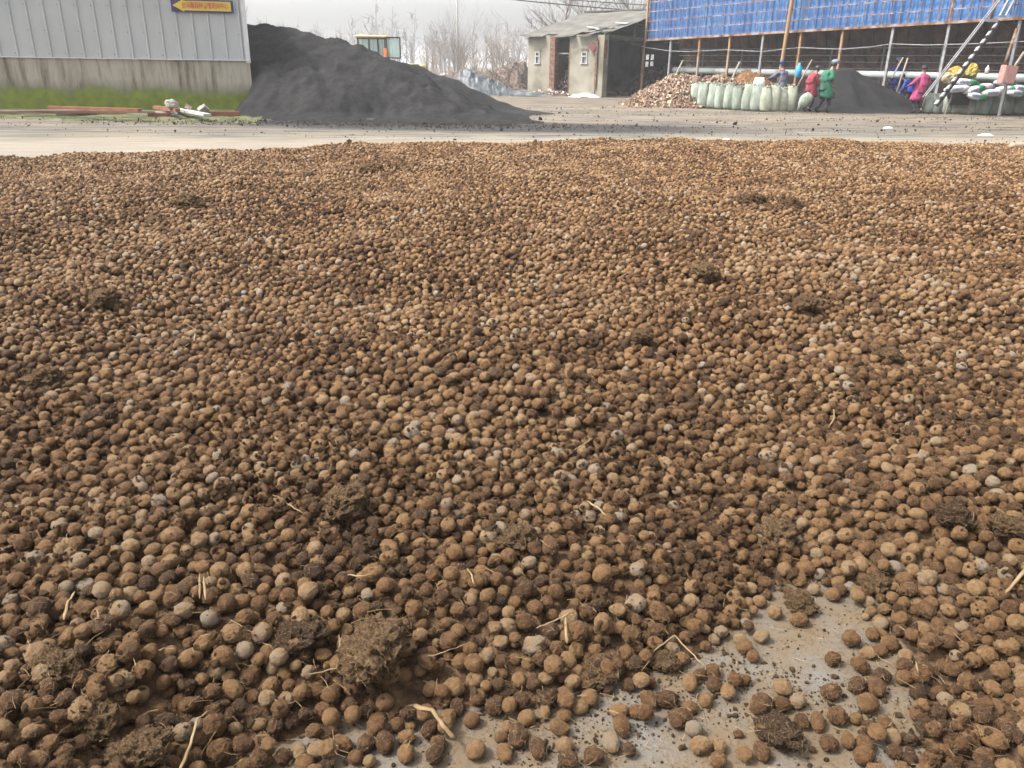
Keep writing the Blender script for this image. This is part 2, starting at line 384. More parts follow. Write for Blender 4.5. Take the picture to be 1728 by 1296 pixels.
# ------------------------------------------------------------------ the coal-dark heaps
M_coal = mat('dark_compost', [(.006, .006, .007), (.022, .022, .024), (.045, .044, .044), (.11, .105, .095)], 2.6, 15, .97, 1, 40, coord='World', lo=.28, hi=.74, nr=.84)
M_coal.node_tree.nodes['Principled BSDF'].inputs['Specular IOR Level'].default_value = .03
M_coal2 = mat('black_compost', [(.008, .008, .009), (.018, .0175, .018)], 2.5, 10, .97, .8, 45, coord='World')
def heap(name, ridge, slope, m_, label, x0, x1, y0, y1, res, seed, rough=.10, sharp=.0, skirt=1.0, kind=None, gul=.25, lim=False, gly=.25, slump=0):
    A = [Vector(p) for p in ridge]
    def zf(x, y):
        best = -9
        wx = x+gul*fbm((x*.6, y*.25, seed)); wy = y+.2*fbm((x*.5, y*.5, seed+5))
        for a, b_ in zip(A[:-1], A[1:]):
            d = Vector((b_.x-a.x, b_.y-a.y)); L2 = d.length_squared
            t = max(0, min(1, ((wx-a.x)*d.x+(wy-a.y)*d.y)/L2))
            q = Vector((a.x+d.x*t, a.y+d.y*t)); hz = a.z+(b_.z-a.z)*t
            dist = math.hypot(wx-q.x, wy-q.y)
            best = max(best, hz-slope*(math.sqrt(dist*dist+.16)-.4)*(1-.0*sharp))
        g = best+gly*(abs(fbm((x*.55+y*.12, y*.16, seed+9)))-.28)*min(1, max(0, best))*max(.12, min(1, 1.25-best*.55))-slump*max(0, fbm((x*.4, 1.5, seed+4)))*math.exp(-((best-.35)/.35)**2)
        g += rough*fbm((x*1.6, y*1.6, seed+2))*min(1, max(.1, best))+.035*fbm((x*6, y*6, seed), 3)*min(1, max(.1, best+.2))
        if lim and y < 28: g -= max(0, -8.3-x)*1.1
        if g < .25: g = .25*math.exp((g-.25)/.25*skirt) - .03
        return g
    xs_ = np.arange(x0, x1, res); ys_ = np.arange(y0, y1, res)
    o = grid_mesh(name, xs_, ys_, zf, m_, True, lambda x, y, z: z > -.012)
    return tag(o, label, 'heap', kind=kind)
rid = [P(415, 46, 32.0), P(440, 41, 31.4), P(500, 53, 30.2), P(560, 68, 28.9), P(600, 79, 28.2), P(650, 98, 27.4), P(690, 117, 26.6), P(730, 142, 25.8), P(765, 163, 25.2), P(800, 182, 24.6), P(830, 194, 24.2)]
heap('compost_heap', rid, .50, M_coal, 'tall dark grey heap of fine material beside the pale warehouse', -11.6, 1.5, 21.0, 33, .08, 3, gul=.25, lim=True, gly=.75, slump=.7)
rid2 = [P(640, 98, 30.5), P(700, 111, 30.5), P(740, 126, 30.2), P(790, 148, 30), P(840, 170, 29.5), P(880, 188, 29)]
heap('black_heap', rid2, .6, M_coal2, 'black fresh heap sloping down behind the dark grey heap', -6.5, 2.6, 26.2, 33.5, .12, 11)
# loose clods at the foot
for px, py, r, lb in [(912, 202, .12, 'black clod lying alone on the dirty yard right of the dark heap'), (900, 207, .06, 'small black clod near the toe of the dark heap'), (1240, 209, .1, 'dark clod in the middle of the yard before the sacks'), (1480, 205, .07, 'small dark clod on the yard below the black heap'), (1417, 237, .05, 'flat dark clod at the far edge of the ball field')]:
    lump(px, py, 0, r*.6, M_coal2, lb, 'clod', 'clod', px*.01)

# ------------------------------------------------------------------ wheel loader behind the heap
LY = 46.0
lp = P(640, 100, LY); LX = lp.x
M_lyel = mat('loader_yellow', [(.62, .46, .20), (.74, .60, .32)], 4, 4, .55)
M_orange = mat('orange_plastic', [(.95, .22, .05), (1.0, .3, .08)], 4, 2, .5)
M_glass = bpy.data.materials.new('cab_glass'); M_glass.use_nodes = True
_b = M_glass.node_tree.nodes['Principled BSDF']; _b.inputs['Base Color'].default_value = (.30, .42, .38, 1); _b.inputs['Roughness'].default_value = .08; _b.inputs['Alpha'].default_value = .45
ld = empty('wheel_loader', (LX, LY, 0), 'yellow wheel loader behind the dark heap with its cab door swung open', 'loader')
zt = P(630, 60, LY).z; x0 = P(607, 80, LY).x-LX; x1 = P(655, 80, LY).x-LX
def rbox(mb, c, d, bev=.05): 
    c = Vector(c); hx, hy, hz = d[0]/2, d[1]/2, d[2]/2
    def ring(sx, sy, z): return [c+Vector(v) for v in ((-sx+bev, -sy, z), (sx-bev, -sy, z), (sx, -sy+bev, z), (sx, sy-bev, z), (sx-bev, sy, z), (-sx+bev, sy, z), (-sx, sy-bev, z), (-sx, -sy+bev, z))]
    mb.loft([ring(hx-bev, hy-bev, -hz), ring(hx, hy, -hz+bev), ring(hx, hy, hz-bev), ring(hx-bev, hy-bev, hz)])
cz0 = 1.15
b = MB(); rbox(b, ((x0+x1)/2, 0, zt-.06), (x1-x0+.16, 1.6, .13)); b.build('cab_roof', M_lyel, ld)
b = MB()
for xx in (x0+.05, x0+.62, x1-.42, x1-.05):
    for yy in (-.7, .7): b.bar((xx, yy, cz0), (xx, yy, zt-.12), .07)
for yy in (-.7, .7): b.bar((x0, yy, cz0+.03), (x1, yy, cz0+.03), .07); b.bar((x0, yy, zt-.15), (x1, yy, zt-.15), .06)
for xx in (x0+.05, x1-.05): b.bar((xx, -.7, zt-.15), (xx, .7, zt-.15), .06)
b.build('cab_frame', M_black, ld)
for yy in (-.69, .69): MB().box(((x0+x1)/2, yy, (cz0+zt)/2-.05), (x1-x0-.1, .012, zt-cz0-.25)).build('cab_window', M_glass, ld)
b = MB(); b.box(((x0+x1)/2+.1, .1, cz0+.35), (.5, .5, .12)); b.box(((x0+x1)/2+.32, .1, cz0+.75), (.12, .5, .8)); b.build('driver_seat', M_orange, ld)
dx0 = P(657, 80, LY).x-LX; dx1 = P(679, 80, LY).x-LX; dz1 = P(665, 64, LY).z; dz0 = P(665, 98, LY).z
dr = MB()
for a_, c_ in (((dx0, dz0), (dx1, dz0)), ((dx1, dz0), (dx1, dz1)), ((dx1, dz1), (dx0, dz1)), ((dx0, dz1), (dx0, dz0))): dr.bar((a_[0], -.85, a_[1]), (c_[0], -.9, c_[1]), .06)
do = dr.build('door', M_black, ld)
b = MB(); b.box(((dx0+dx1)/2, -.875, (dz0+dz1)/2), (dx1-dx0-.05, .012, dz1-dz0-.05)); b.build('door_glass', M_glass, do)
b = MB(); b.box((x0+.2, -.95, 1.75), (.14, .12, .22)); b.build('work_lamp', M_orange, ld)
q_ = P(655, 89, LY); b = MB(); b.box((q_.x-LX, -.95, q_.z), (.16, .1, .42)); b.build('side_reflector', M_orange, ld)
q_ = P(612, 80, LY); b = MB(); b.box((q_.x-LX, -.95, q_.z), (.2, .1, .2)); b.build('lamp_guard', M_orange, ld)
b = MB(); rbox(b, (.3, 0, .8), (4.6, 1.5, .7), .1); rbox(b, (1.6, 0, 1.25), (1.7, 1.3, .5), .1); b.build('body', M_lyel, ld)
for xx in (-1.0, 1.6):
    for yy in (-.85, .85):
        b = MB(); b.tube([(xx, yy-.2, .6), (xx, yy-.17, .6), (xx, yy+.17, .6), (xx, yy+.2, .6)], [.5, .6, .6, .5], 24); wo = b.build('wheel', M_black, ld)
        b = MB(); b.tube([(xx, yy-.22, .6), (xx, yy+.22, .6)], .28, 16); b.build('rim', M_lyel, wo)
for yy in (-.5, .5): MB().bar((-1.4, yy, 1.2), (-3, yy, .4), .15).build('lift_arm', M_lyel, ld)
b = MB(); b.loft([[Vector((-3, y, .1)), Vector((-3.8, y, .05)), Vector((-3.9, y, .15)), Vector((-3.2, y, .3)), Vector((-3.3, y, .9)), Vector((-3, y, .8))] for y in (-1.1, 1.1)]); b.build('bucket', M_lyel, ld)

# ------------------------------------------------------------------ bare trees, bushes
M_bark = mat('grey_brown_twigs', [(.17, .14, .12), (.28, .24, .20)], 5, 4, .9)
M_twig2 = mat('tan_twigs', [(.22, .17, .12), (.36, .28, .20)], 5, 4, .9)
def branch(mb, p, d, L_, r, lev, spread=.5, up=.15, kids=4, seg=4, n=4):
    pts = [p]; rad = [r]; q = p.copy(); dd = d.normalized()
    for i in range(seg):
        dd = (dd+Vector((random.gauss(0, .13), random.gauss(0, .13), random.gauss(0, .08)+up*.25))).normalized()
        q = q+dd*L_/seg; pts.append(q.copy()); rad.append(r*(1-.75*(i+1)/seg))
    mb.tube(pts, rad, max(3, n), 0, False)
    if lev <= 0: return
    for k in range(kids):
        t = random.uniform(.3, 1.0); i = min(seg-1, int(t*seg)); bp = pts[i].lerp(pts[i+1], t*seg-i)
        base = (pts[i+1]-pts[i]).normalized()
        ax = Vector((random.gauss(0, 1), random.gauss(0, 1), random.gauss(0, .6))).normalized()
        nd = (base+ax*spread*random.uniform(.7, 1.3)).normalized(); nd.z += up
        branch(mb, bp, nd, L_*random.uniform(.5, .72), max(.005, r*.5), lev-1, spread, up, kids, seg, n-1)
def bush(px, py, H_, Wd, label, group, seed, stems=26, m_=M_bark, tr=.022):
    random.seed(seed); g = G(px, py)
    b = MB()
    for i in range(stems):
        a = random.uniform(0, 2*PI); tilt = random.uniform(.05, 1)*Wd
        d = Vector((math.cos(a)*tilt, math.sin(a)*tilt, 1)).normalized()
        branch(b, Vector((math.cos(a)*.25, math.sin(a)*.25, 0)), d, H_*random.uniform(.55, .95), tr, 2, .42, .12, 4, 4, 4)
    o = b.build('bare_shrub', m_, None, True); o.location = g; return tag(o, label, 'shrub', group)
GB = 'bare shrubs behind the brush piles'
bush(772, 134, 5.2, .55, 'large bare many-stemmed shrub behind the thin utility pole', GB, 21, 44)
bush(838, 137, 4.0, .4, 'smaller bare shrub between the large shrub and the old barn', GB, 22, 26, M_twig2)
bush(725, 136, 2.8, .5, 'low bare shrub left of the large shrub, above the heap slope', GB, 23, 22, M_twig2)
bush(800, 140, 2.2, .7, 'low tan scrub right below the large bare shrub', GB, 25, 26, M_twig2)
def tree(px, py, H_, label, seed, r=.16, lean=(0, 0), kids=5):
    random.seed(seed); g = G(px, py); root = empty('bare_tree', g, label, 'tree', 'bare trees behind the old barn')
    t = MB(); tp = []; q = Vector((0, 0, 0)); d = Vector((lean[0], lean[1], 1)).normalized()
    for i in range(7): tp.append(q.copy()); d = (d+Vector((random.gauss(0, .05), random.gauss(0, .05), 0))).normalized(); q = q+d*H_*.8/6
    t.tube(tp, [r*(1-.13*i) for i in range(7)], 8); t.build('trunk', M_bark, root, True)
    c = MB()
    for i in range(16):
        s_ = random.uniform(.25, 1.0)*5.99; k = int(s_); bp = tp[k].lerp(tp[min(6, k+1)], s_-k)
        a = random.uniform(0, 2*PI); dd = Vector((math.cos(a), math.sin(a), random.uniform(.5, 1.3)))
        branch(c, bp, dd, H_*random.uniform(.28, .48), r*.33, 3, .5, .1, kids, 4, 4)
    c.build('crown', M_bark, root, True); return root
tree(950, 146, 6.6, 'bare tree whose fine twigs spread left above the barn roof', 31, kids=4)
tree(1000, 143, 8.6, 'tall bare tree rising behind the middle of the barn roof', 32, kids=4)
tree(1062, 143, 8.4, 'bare tree rising behind the roof ridge next to the blue shed', 33, kids=4)
# far hazy wood, one mass
random.seed(5)
M_far = mat('haze_paled_wood', [(.30, .28, .28), (.44, .42, .42)], .5, 4, .95, coord='World')  # twig colour lightened to paint in part of the distance haze
b = MB()
for i in range(210):
    x = random.uniform(-75, 70); y = random.uniform(140, 175); h_ = random.uniform(5.2, 9.5)*(1+.2*math.sin(x*.21))
    b.tube([(x, y, 0), (x+random.gauss(0, .2), y, h_*.5), (x+random.gauss(0, .5), y, h_)], [.22, .14, .03], 4)
    for k in range(16):
        z0 = random.uniform(.1, .95)*h_; a = random.uniform(0, 2*PI); L_ = (1.15-z0/h_)*random.uniform(1.2, 2.6)
        p = Vector((x, y, z0)); q = p+Vector((math.cos(a), math.sin(a), random.uniform(.6, 1.6)))*L_
        b.tube([p, q], [.08, .03], 3, 0, False)
        for j in range(2):
            b.tube([p.lerp(q, .5), q+Vector((random.gauss(0, .7), random.gauss(0, .5), random.gauss(0, .6)))], [.05, .02], 3, 0, False)
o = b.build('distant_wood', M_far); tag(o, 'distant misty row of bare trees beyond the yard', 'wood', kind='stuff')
# pale scrub strip in front of it
b = MB()
for i in range(1500):
    x = random.uniform(-22, 6); y = random.uniform(60, 75); h_ = random.uniform(.3, 1.0)
    b.tube([(x, y, 0), (x+random.gauss(0, .25), y+random.gauss(0, .2), h_)], [.035, .01], 3, 0, False)
o = b.build('dry_scrub', M_twig2); tag(o, 'dry tan scrub growing behind the brush piles', 'scrub', kind='stuff')

# utility pole and wires
M_cpole = mat('grey_pole', [(.30, .29, .27), (.42, .41, .39)], 3, 4, .8)
g = G(773, 133); up_ = empty('utility_pole', g, 'thin grey utility pole standing in front of the large bare shrub', 'utility pole')
b = MB(); b.tube([(0, 0, 0), (0, 0, 4), (-.05, 0, 9)], [.13, .11, .08], 12); b.build('pole', M_cpole, up_, True)
b = MB(); b.box((-.1, 0, 5.0), (.3, .08, .06)); b.build('bracket', M_rust, up_)
def wire(a, c, sag, r, label, m_=M_black):
    a = Vector(a); c = Vector(c); pts = []
    for i in range(21):
        t = i/20; p = a.lerp(c, t); p.z -= sag*4*t*(1-t); pts.append(p)
    o = MB().tube(pts, r, 5).build('overhead_wire', m_); return tag(o, label, 'wire', 'overhead wires')
wire(P(400, -12, 60), P(810, -14, 70), -.0, .03, 'thin wire crossing the pale sky left of the utility pole at the top edge')
wire(P(700, -20, 60), P(1100, 20, 60), .1, .035, 'upper dark wire drooping towards the barn roof at the top edge')
wire(P(690, -26, 60), P(1100, 9, 66), .1, .03, 'lower-lying thin wire just above the other one over the barn')

# brush piles, tarpaulin heap, white scrap
M_tarp = mat('blue_grey_film', [(.04, .048, .055), (.09, .105, .115), (.19, .205, .215)], 1.8, 7, .45, .5, 8, lo=.32, hi=.7)
M_brush = mat('brush_grey', [(.07, .055, .05), (.16, .12, .10), (.30, .24, .19)], 7, 4, .9)
def mound_mesh(rx, ry, h_, seed, res=60, rough=.12, m_=None, name='heap', wr=0, floor_=.03):
    b = MB(); n = res
    for j in range(n+1):
        for i in range(n+1):
            x = (i/n*2-1)*rx*1.1; y = (j/n*2-1)*ry*1.1
            ang = math.atan2(y/ry, x/rx); rr = math.hypot(x/rx, y/ry)*(1+.16*fbm((math.cos(ang)*1.2, math.sin(ang)*1.2, seed)))
            z = h_*max(0, 1-rr**1.5)*(1+.25*fbm((x*.8/h_, y*.8/h_, seed)))+rough*h_*fbm((x*2.2/h_, y*2.2/h_, seed+3))*min(1, max(0, 1.12-rr)*4)
            if wr: z += wr*abs(fbm((x*3+y, y*1.2-x, seed+7)))*min(1, max(0, 1-rr)*3)
            if rr > 1.12: z = -floor_
            b.v.append((x, y, max(z, -floor_)))
    for j in range(n):
        for i in range(n):
            q = (j*(n+1)+i, j*(n+1)+i+1, (j+1)*(n+1)+i+1, (j+1)*(n+1)+i)
            if any(b.v[k][2] > -floor_+.001 for k in q): b.f.append(q); b.m.append(0)
    return b
def sticks(b, rx, ry, h_, n, L_, r, mi=1):
    for i in range(n):
        a = random.uniform(0, 2*PI); q = math.sqrt(random.random()); x = rx*q*math.cos(a); y = ry*q*math.sin(a); z = h_*max(0, 1-q**1.5)*random.uniform(.5, 1.05)
        d = Vector((random.gauss(0, 1), random.gauss(0, 1), random.gauss(.3, .6))).normalized()*L_*random.uniform(.4, 1.2)
        p = Vector((x, y, max(.02, z)))
        e1 = p+d*.5+Vector((random.gauss(0, .04), 0, random.gauss(0, .04))); e2 = p+d; e1.z = max(e1.z, .03); e2.z = max(e2.z, .02)
        b.tube([p, e1, e2], [r, r*.8, r*.4], 3, mi, False)
GBR = 'brush and refuse heaps by the barn'
def brush(px, py, rx, ry, h_, label, seed, m2, n=500, L_=.8):
    random.seed(seed); b = mound_mesh(rx, ry, h_, seed, 40, .3); sticks(b, rx, ry, h_, n, L_, .022)
    o = b.build('brush_pile', [M_brush, m2]); o.location = G(px, py); return tag(o, label, 'brush pile', GBR)
brush(868, 150, 1.9, 1.6, 1.75, 'grey tangled brush pile against the left end of the barn', 41, M_brush, 700)
brush(820, 146, 2.6, 1.6, 1.0, 'low tan brush pile behind the blue-grey film heap', 42, M_twig2, 700)
brush(775, 142, 2.4, 1.5, .95, 'low brown brush pile behind the white scrap', 43, M_twig2, 500)
random.seed(44); o = mound_mesh(2.0, 1.2, 1.15, 4.2, 70, .12, wr=.22).build('film_covered_heap', M_tarp, None, True); o.location = G(795, 160)+Vector((0, .6, 0)); tag(o, 'heap covered by crumpled blue-grey plastic film right of the black slope', 'heap')
random.seed(45); o = mound_mesh(1.2, .8, .8, 7.2, 60, .15, wr=.2).build('film_covered_heap', M_tarp, None, True); o.location = G(832, 161)+Vector((0, .6, 0)); tag(o, 'smaller lump of blue-grey film on the right of the film-covered heap', 'heap')
random.seed(46); o = mound_mesh(2.2, .5, .22, 9.2, 60, .2, wr=.1).build('plastic_film', M_tarp, None, True); o.location = G(868, 161); tag(o, 'flat bluish film strewn on the ground before the brush pile', 'plastic film')
M_wsc = mat('white_film', [(.62, .64, .66), (.82, .82, .82)], 4, 3, .5)
def scrap(px, py, s_, label, seed, z=0, name='plastic_scrap'):
    random.seed(seed); o = mound_mesh(.3*s_, .16*s_, .05*s_, seed, 24, .5, wr=.04*s_).build(name, M_wsc, None, True); o.location = G(px, py)+Vector((0, 0, z)); return tag(o, label, 'scrap', 'white scraps on the yard')
scrap(752, 136, 2.0, 'white scrap sticking up behind the black slope', 51, .55)
scrap(1498, 215, .4, 'small white scrap on the yard below the blue jacketed worker', 52)
scrap(1663, 228, .6, 'larger ragged white scrap on the yard near the right edge', 53)
scrap(986, 163, 2.6, 'white film lying in front of the barn corner', 54, 0)
scrap(1225, 244-9, .3, 'tiny white scrap on the light concrete strip', 55)

# ------------------------------------------------------------------ old barn
def world_plaster():
    return mat('old_plaster', [(.16, .145, .11), (.30, .28, .22), (.37, .35, .29)], 1.1, 8, .95, .2, 12, coord='World', lo=.3, hi=.68)
M_pl = world_plaster()
M_redbrick = mat('exposed_brick', [(.13, .055, .035), (.21, .10, .07), (.27, .22, .17)], 7, 5, .95, .4, 25, coord='World')
M_asb = mat('grey_corrugated_sheet', [(.09, .088, .075), (.15, .145, .13), (.20, .19, .17)], 1.2, 8, .9, .1, 8, coord='World')
M_moss2 = mat('mossy_plaster', [(.12, .13, .06), (.22, .21, .13)], 3, 6, .95, coord='World')
A = G(890, 158); C = G(1012, 163.5)
A.z = C.z = 0
bu = (C-A); bl = bu.length; bu.normalize(); bp_ = Vector((-bu.y, bu.x, 0)); bd = 11.0
EH = 3.05; RH = 4.45
BR = Matrix((bu, bp_, Vector((0, 0, 1)))).transposed()
barn = empty('old_barn', A, 'old plastered barn with a broken grey sheet roof and a wide open gable', 'barn', rz=math.atan2(bu.y, bu.x))
def pxu(px, py=110):   # pixel column -> distance along the barn front
    d = ray(px, py); n_ = bp_; t = (A-Vector((0, 0, HC))).dot(n_)/d.dot(n_); q = Vector((0, 0, HC))+d*t; return (q-A).dot(bu), q.z
u1 = pxu(928)[0]; u1b = pxu(935)[0]; u2 = pxu(960)[0]; u3 = pxu(1005)[0]
T = .24
def wall_with_window(name, ua, ub, wpx, wpy0, wpy1, m_):
    wa = pxu(wpx[0])[0]; wb = pxu(wpx[1])[0]; z1 = pxu(wpx[0], wpy0)[1]; z0 = pxu(wpx[0], wpy1)[1]
    b = MB(); cy = T/2
    for (x0_, x1_, a0, a1) in ((ua, wa, 0, EH), (wb, ub, 0, EH), (wa, wb, 0, z0), (wa, wb, z1, EH)):
        b.box(((x0_+x1_)/2, cy, (a0+a1)/2), (x1_-x0_, T, a1-a0))
    o = b.build(name, m_, barn)
    f_ = MB(); t_ = .07
    f_.box(((wa+wb)/2, -.01, z0+.03), (wb-wa+.1, .12, .06)); f_.box(((wa+wb)/2, .0, z1-.03), (wb-wa-.01, .1, .06))
    for x_ in (wa+t_/2+.003, wb-t_/2-.003): f_.box((x_, .0, (z0+z1)/2), (t_, .08, z1-z0-.13))
    f_.box(((wa+wb)/2, .0, z0+(z1-z0)*.62), (wb-wa-.16, .07, .07))
    wo = f_.build('window', M_dull, barn)
    g_ = MB(); g_.box(((wa+wb)/2, .06, (z0+z1)/2), (wb-wa-.02, .02, z1-z0-.02)); g_.build('pane', mat('grey_pane', [(.20, .23, .25), (.32, .35, .37)], 3, 3, .25), wo)
    l_ = MB(); l_.box(((wa+wb)/2, -.012, z1+.09), (wb-wa+.12, .04, .14)); l_.build('lintel', mat('dirty_lintel', [(.10, .09, .07), (.2, .18, .14)], 8, 4, .9), wo)
wall_with_window('wall', 0, u1, (903, 911), 87, 108, M_pl)
wall_with_window('wall', u2, u3, (981, 991), 87, 108, M_pl)
b = MB(); b.box(((u1+u1b)/2, T/2+.02, EH/2-.005), (u1b-u1+.06, T+.06, EH-.01)); b.build('brick_pier', M_redbrick, barn)
b = MB(); b.box((bl-.07, T/2+.05, EH/2-.01), (.42, T+.16, EH-.02)); b.build('corner_pier', M_pl, barn)
b = MB(); b.box((bl-.28, -.09, 1.6), (.12, .06, 2.4)); b.box((bl+.15, .1, 2.35), (.03, .3, .9)); b.build('bare_brick_edge', M_redbrick, barn)
b = MB(); b.box((u2+.015, T/2, EH/2-.3), (.06, T+.03, EH-.6)); b.build('door_jamb', M_redbrick, barn)
b = MB(); b.box(((u1b+u2)/2, T/2, EH-.1), (u2-u1b, .2, .18)); b.build('lintel_beam', M_dark, barn)
b = MB(); zz = pxu(945, 90)[1]; b.box(((u1b+u2)/2, .5, zz), (u2-u1b+.1, .3, .07)); b.box(((u1b+u2)/2+.1, .9, zz-.28), (.9, .1, .06), Matrix.Rotation(.35, 3, 'Y')); b.build('inner_shelf', M_dull, barn)
# left gable wall, rear wall with a four pane opening
b = MB(); b.add([Vector(p) for p in ((0, T, 0), (0, bd, 0), (0, bd, EH), (0, bd/2, RH), (0, T, EH), (T, T, 0), (T, bd, 0), (T, bd, EH), (T, bd/2, RH), (T, T, EH))],
               [(0, 1, 2, 3, 4), (9, 8, 7, 6, 5), (0, 5, 6, 1), (1, 6, 7, 2), (2, 7, 8, 3), (3, 8, 9, 4), (4, 9, 5, 0)]); b.build('gable_wall', M_pl, barn)
def rear(px, py):
    d = ray(px, py); O = A+bp_*(bd-T); t = (O-Vector((0, 0, HC))).dot(bp_)/d.dot(bp_); q = Vector((0, 0, HC))+d*t; return (q-A).dot(bu), q.z
ra, rz1 = rear(1087, 92); rb_, rz0 = rear(1102, 113)
b = MB(); yc = bd-T/2
for (x0_, x1_, a0, a1) in ((T+.003, ra, 0, EH), (rb_, bl+6, 0, EH), (ra, rb_, 0, rz0), (ra, rb_, rz1, EH)): b.box(((x0_+x1_)/2, yc, (a0+a1)/2), (x1_-x0_, T, a1-a0))
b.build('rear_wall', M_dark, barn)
b = MB(); b.box(((ra+rb_)/2, yc, (rz0+rz1)/2), (.09, .1, rz1-rz0)); b.box(((ra+rb_)/2, yc, (rz0+rz1)/2+.0), (rb_-ra, .09, .1)); b.build('window', M_dark, barn)
# roof: corrugated sheets with a broken front edge
def roof_slope(front):
    b = MB(); nx = 90; ny = 22
    holes = [(.27, .40, .0, .10), (.62, .78, .02, .13), (.70, .97, .18, .25), (.86, 1.0, .0, .07)]
    ov = .32
    for j in range(ny+1):
        v = j/ny
        for i in range(nx+1):
            u_ = i/nx; x = -.35+(bl+.85)*u_
            yy = -ov+(bd/2+ov)*v; z = EH+.06+(RH-EH)*((yy)/(bd/2))
            sag = -.10*math.sin(u_*PI*1.3)*(1-v)*.6+.05*fbm((x*.7, yy*.7, 2))
            rag = .10*fbm((x*3.1, 0, 1)) if j == 0 else 0
            y2 = yy+rag
            if not front: y2 = bd-yy
            b.v.append((x, y2, z+sag+.018*math.sin(x*2*PI/.18)))
    for j in range(ny):
        for i in range(nx):
            uu, vv = (i+.5)/nx, (j+.5)/ny
            if front and any(a0 < uu < a1 and c0 < vv-.08*(uu-a0) < c1*(1+.3*fbm((uu*30, 0, 3))) for a0, a1, c0, c1 in holes): continue
            b.f.append((j*(nx+1)+i, j*(nx+1)+i+1, (j+1)*(nx+1)+i+1, (j+1)*(nx+1)+i)); b.m.append(0)
    o = b.build('roof', M_asb, barn, True); sm = o.modifiers.new('s', 'SOLIDIFY'); sm.thickness = .03
roof_slope(True); roof_slope(False)
b = MB(); b.bar((-.35, bd/2, RH+.1), (bl+.5, bd/2, RH+.1), .3, .06); b.build('ridge_cap', M_asb, barn)
b = MB()
for (u_, v_, a_) in ((.74*bl, .9, .5), (.96*bl, 1.9, .2), (.86*bl, .45, -.3)):
    MB().box((u_, v_, EH+(RH-EH)*v_/(bd/2)+.14), (.7, .3, .025), Euler((.2, a_*.3, a_)).to_matrix()).build('loose_sheet', mat('pale_sheet', [(.40, .41, .39), (.52, .52, .50)], 4, 4, .8), barn)
# open gable on the right: tie beam, truss, posts
M_green = mat('mossy_beam', [(.07, .085, .05), (.15, .16, .10)], 3, 6, .9)
b = MB(); b.bar((bl, .1, EH-.12), (bl, bd, EH-.12), .16, .2); b.build('tie_beam', M_green, barn)
b = MB(); b.bar((bl+.1, 0, EH), (bl+.1, bd/2, RH-.06), .1); b.bar((bl+.1, bd/2, RH-.06), (bl+.1, bd, EH), .1)
for t in (.25, .5, .75): b.bar((bl+.1, bd*t, EH), (bl+.1, bd*t, EH+(RH-EH)*(1-abs(2*t-1))-.05), .07)
b.bar((bl+.1, bd*.5, EH), (bl+.1, bd*.25, EH+(RH-EH)*.48), .06); b.bar((bl+.1, bd*.5, EH), (bl+.1, bd*.75, EH+(RH-EH)*.48), .06); b.build('truss', M_green, barn)
# diamond sign on the corner
u_d, z_d = pxu(1003, 80); b = MB(); b.box((u_d, -.14, z_d), (.36, .02, .36), Matrix.Rotation(PI/4, 3, 'Y')); 
dm = b.build('diamond_sign', mat('faded_red_paper', [(.16, .05, .05), (.24, .08, .08)], 6, 3, .8)); dm.matrix_world = Matrix.Translation(A)@BR.to_4x4(); tag(dm, 'faded dark red diamond paper on the barn corner', 'sign')
# rubbish inside and at the foot of the barn
def chips_heap(name, p, rx, ry, h_, seed, mats, n, size, label, cat='heap', flat=.25, group=None):
    random.seed(seed); b = mound_mesh(rx, ry, h_, seed, 60, .14)
    base = [Vector(v) for v in b.v if v[2] > 0]
    for i in range(n):
        v = random.choice(base); q = v+Vector((random.gauss(0, .06), random.gauss(0, .06), random.uniform(0, .05)))
        R_ = Euler((random.uniform(0, PI), random.uniform(0, PI), random.uniform(0, PI))).to_matrix(); s_ = size*random.uniform(.5, 1.6)
        b.box(q, (s_, s_*random.uniform(.3, .8), s_*flat), R_, random.randrange(1, len(mats)))
    o = b.build(name, mats); o.location = p; return tag(o, label, cat, group)
M_rub = [mat('refuse_a', [(.06, .04, .04), (.16, .09, .08)], 6, 5, .9), mat('refuse_b', [(.25, .10, .10), (.2, .2, .2)], 9, 3, .8), mat('refuse_c', [(.05, .05, .05), (.1, .12, .09)], 9, 3, .8)]
chips_heap('refuse_heap', A+bu*(bl-.6)+bp_*7+Vector((0, 0, 0)), 2.6, 2.2, 1.5, 61, M_rub, 900, .22, 'dark reddish refuse heap inside the open gable of the barn', 'refuse heap')
chips_heap('refuse_heap', A+bu*((u1b+u2)/2)+bp_*1.2, .9, .8, 1.5, 62, M_rub, 400, .16, 'brown refuse heap inside the barn doorway', 'refuse heap')
chips_heap('refuse_heap', A+bu*(u1+.5)-bp_*.5, 1.3, .5, .22, 63, [mat('litter_earth', [(.12, .08, .05), (.2, .13, .08)], 5, 5, .95), M_rub[1], M_wsc, M_brick], 160, .12, 'low litter bank at the foot of the barn doorway', 'refuse heap')

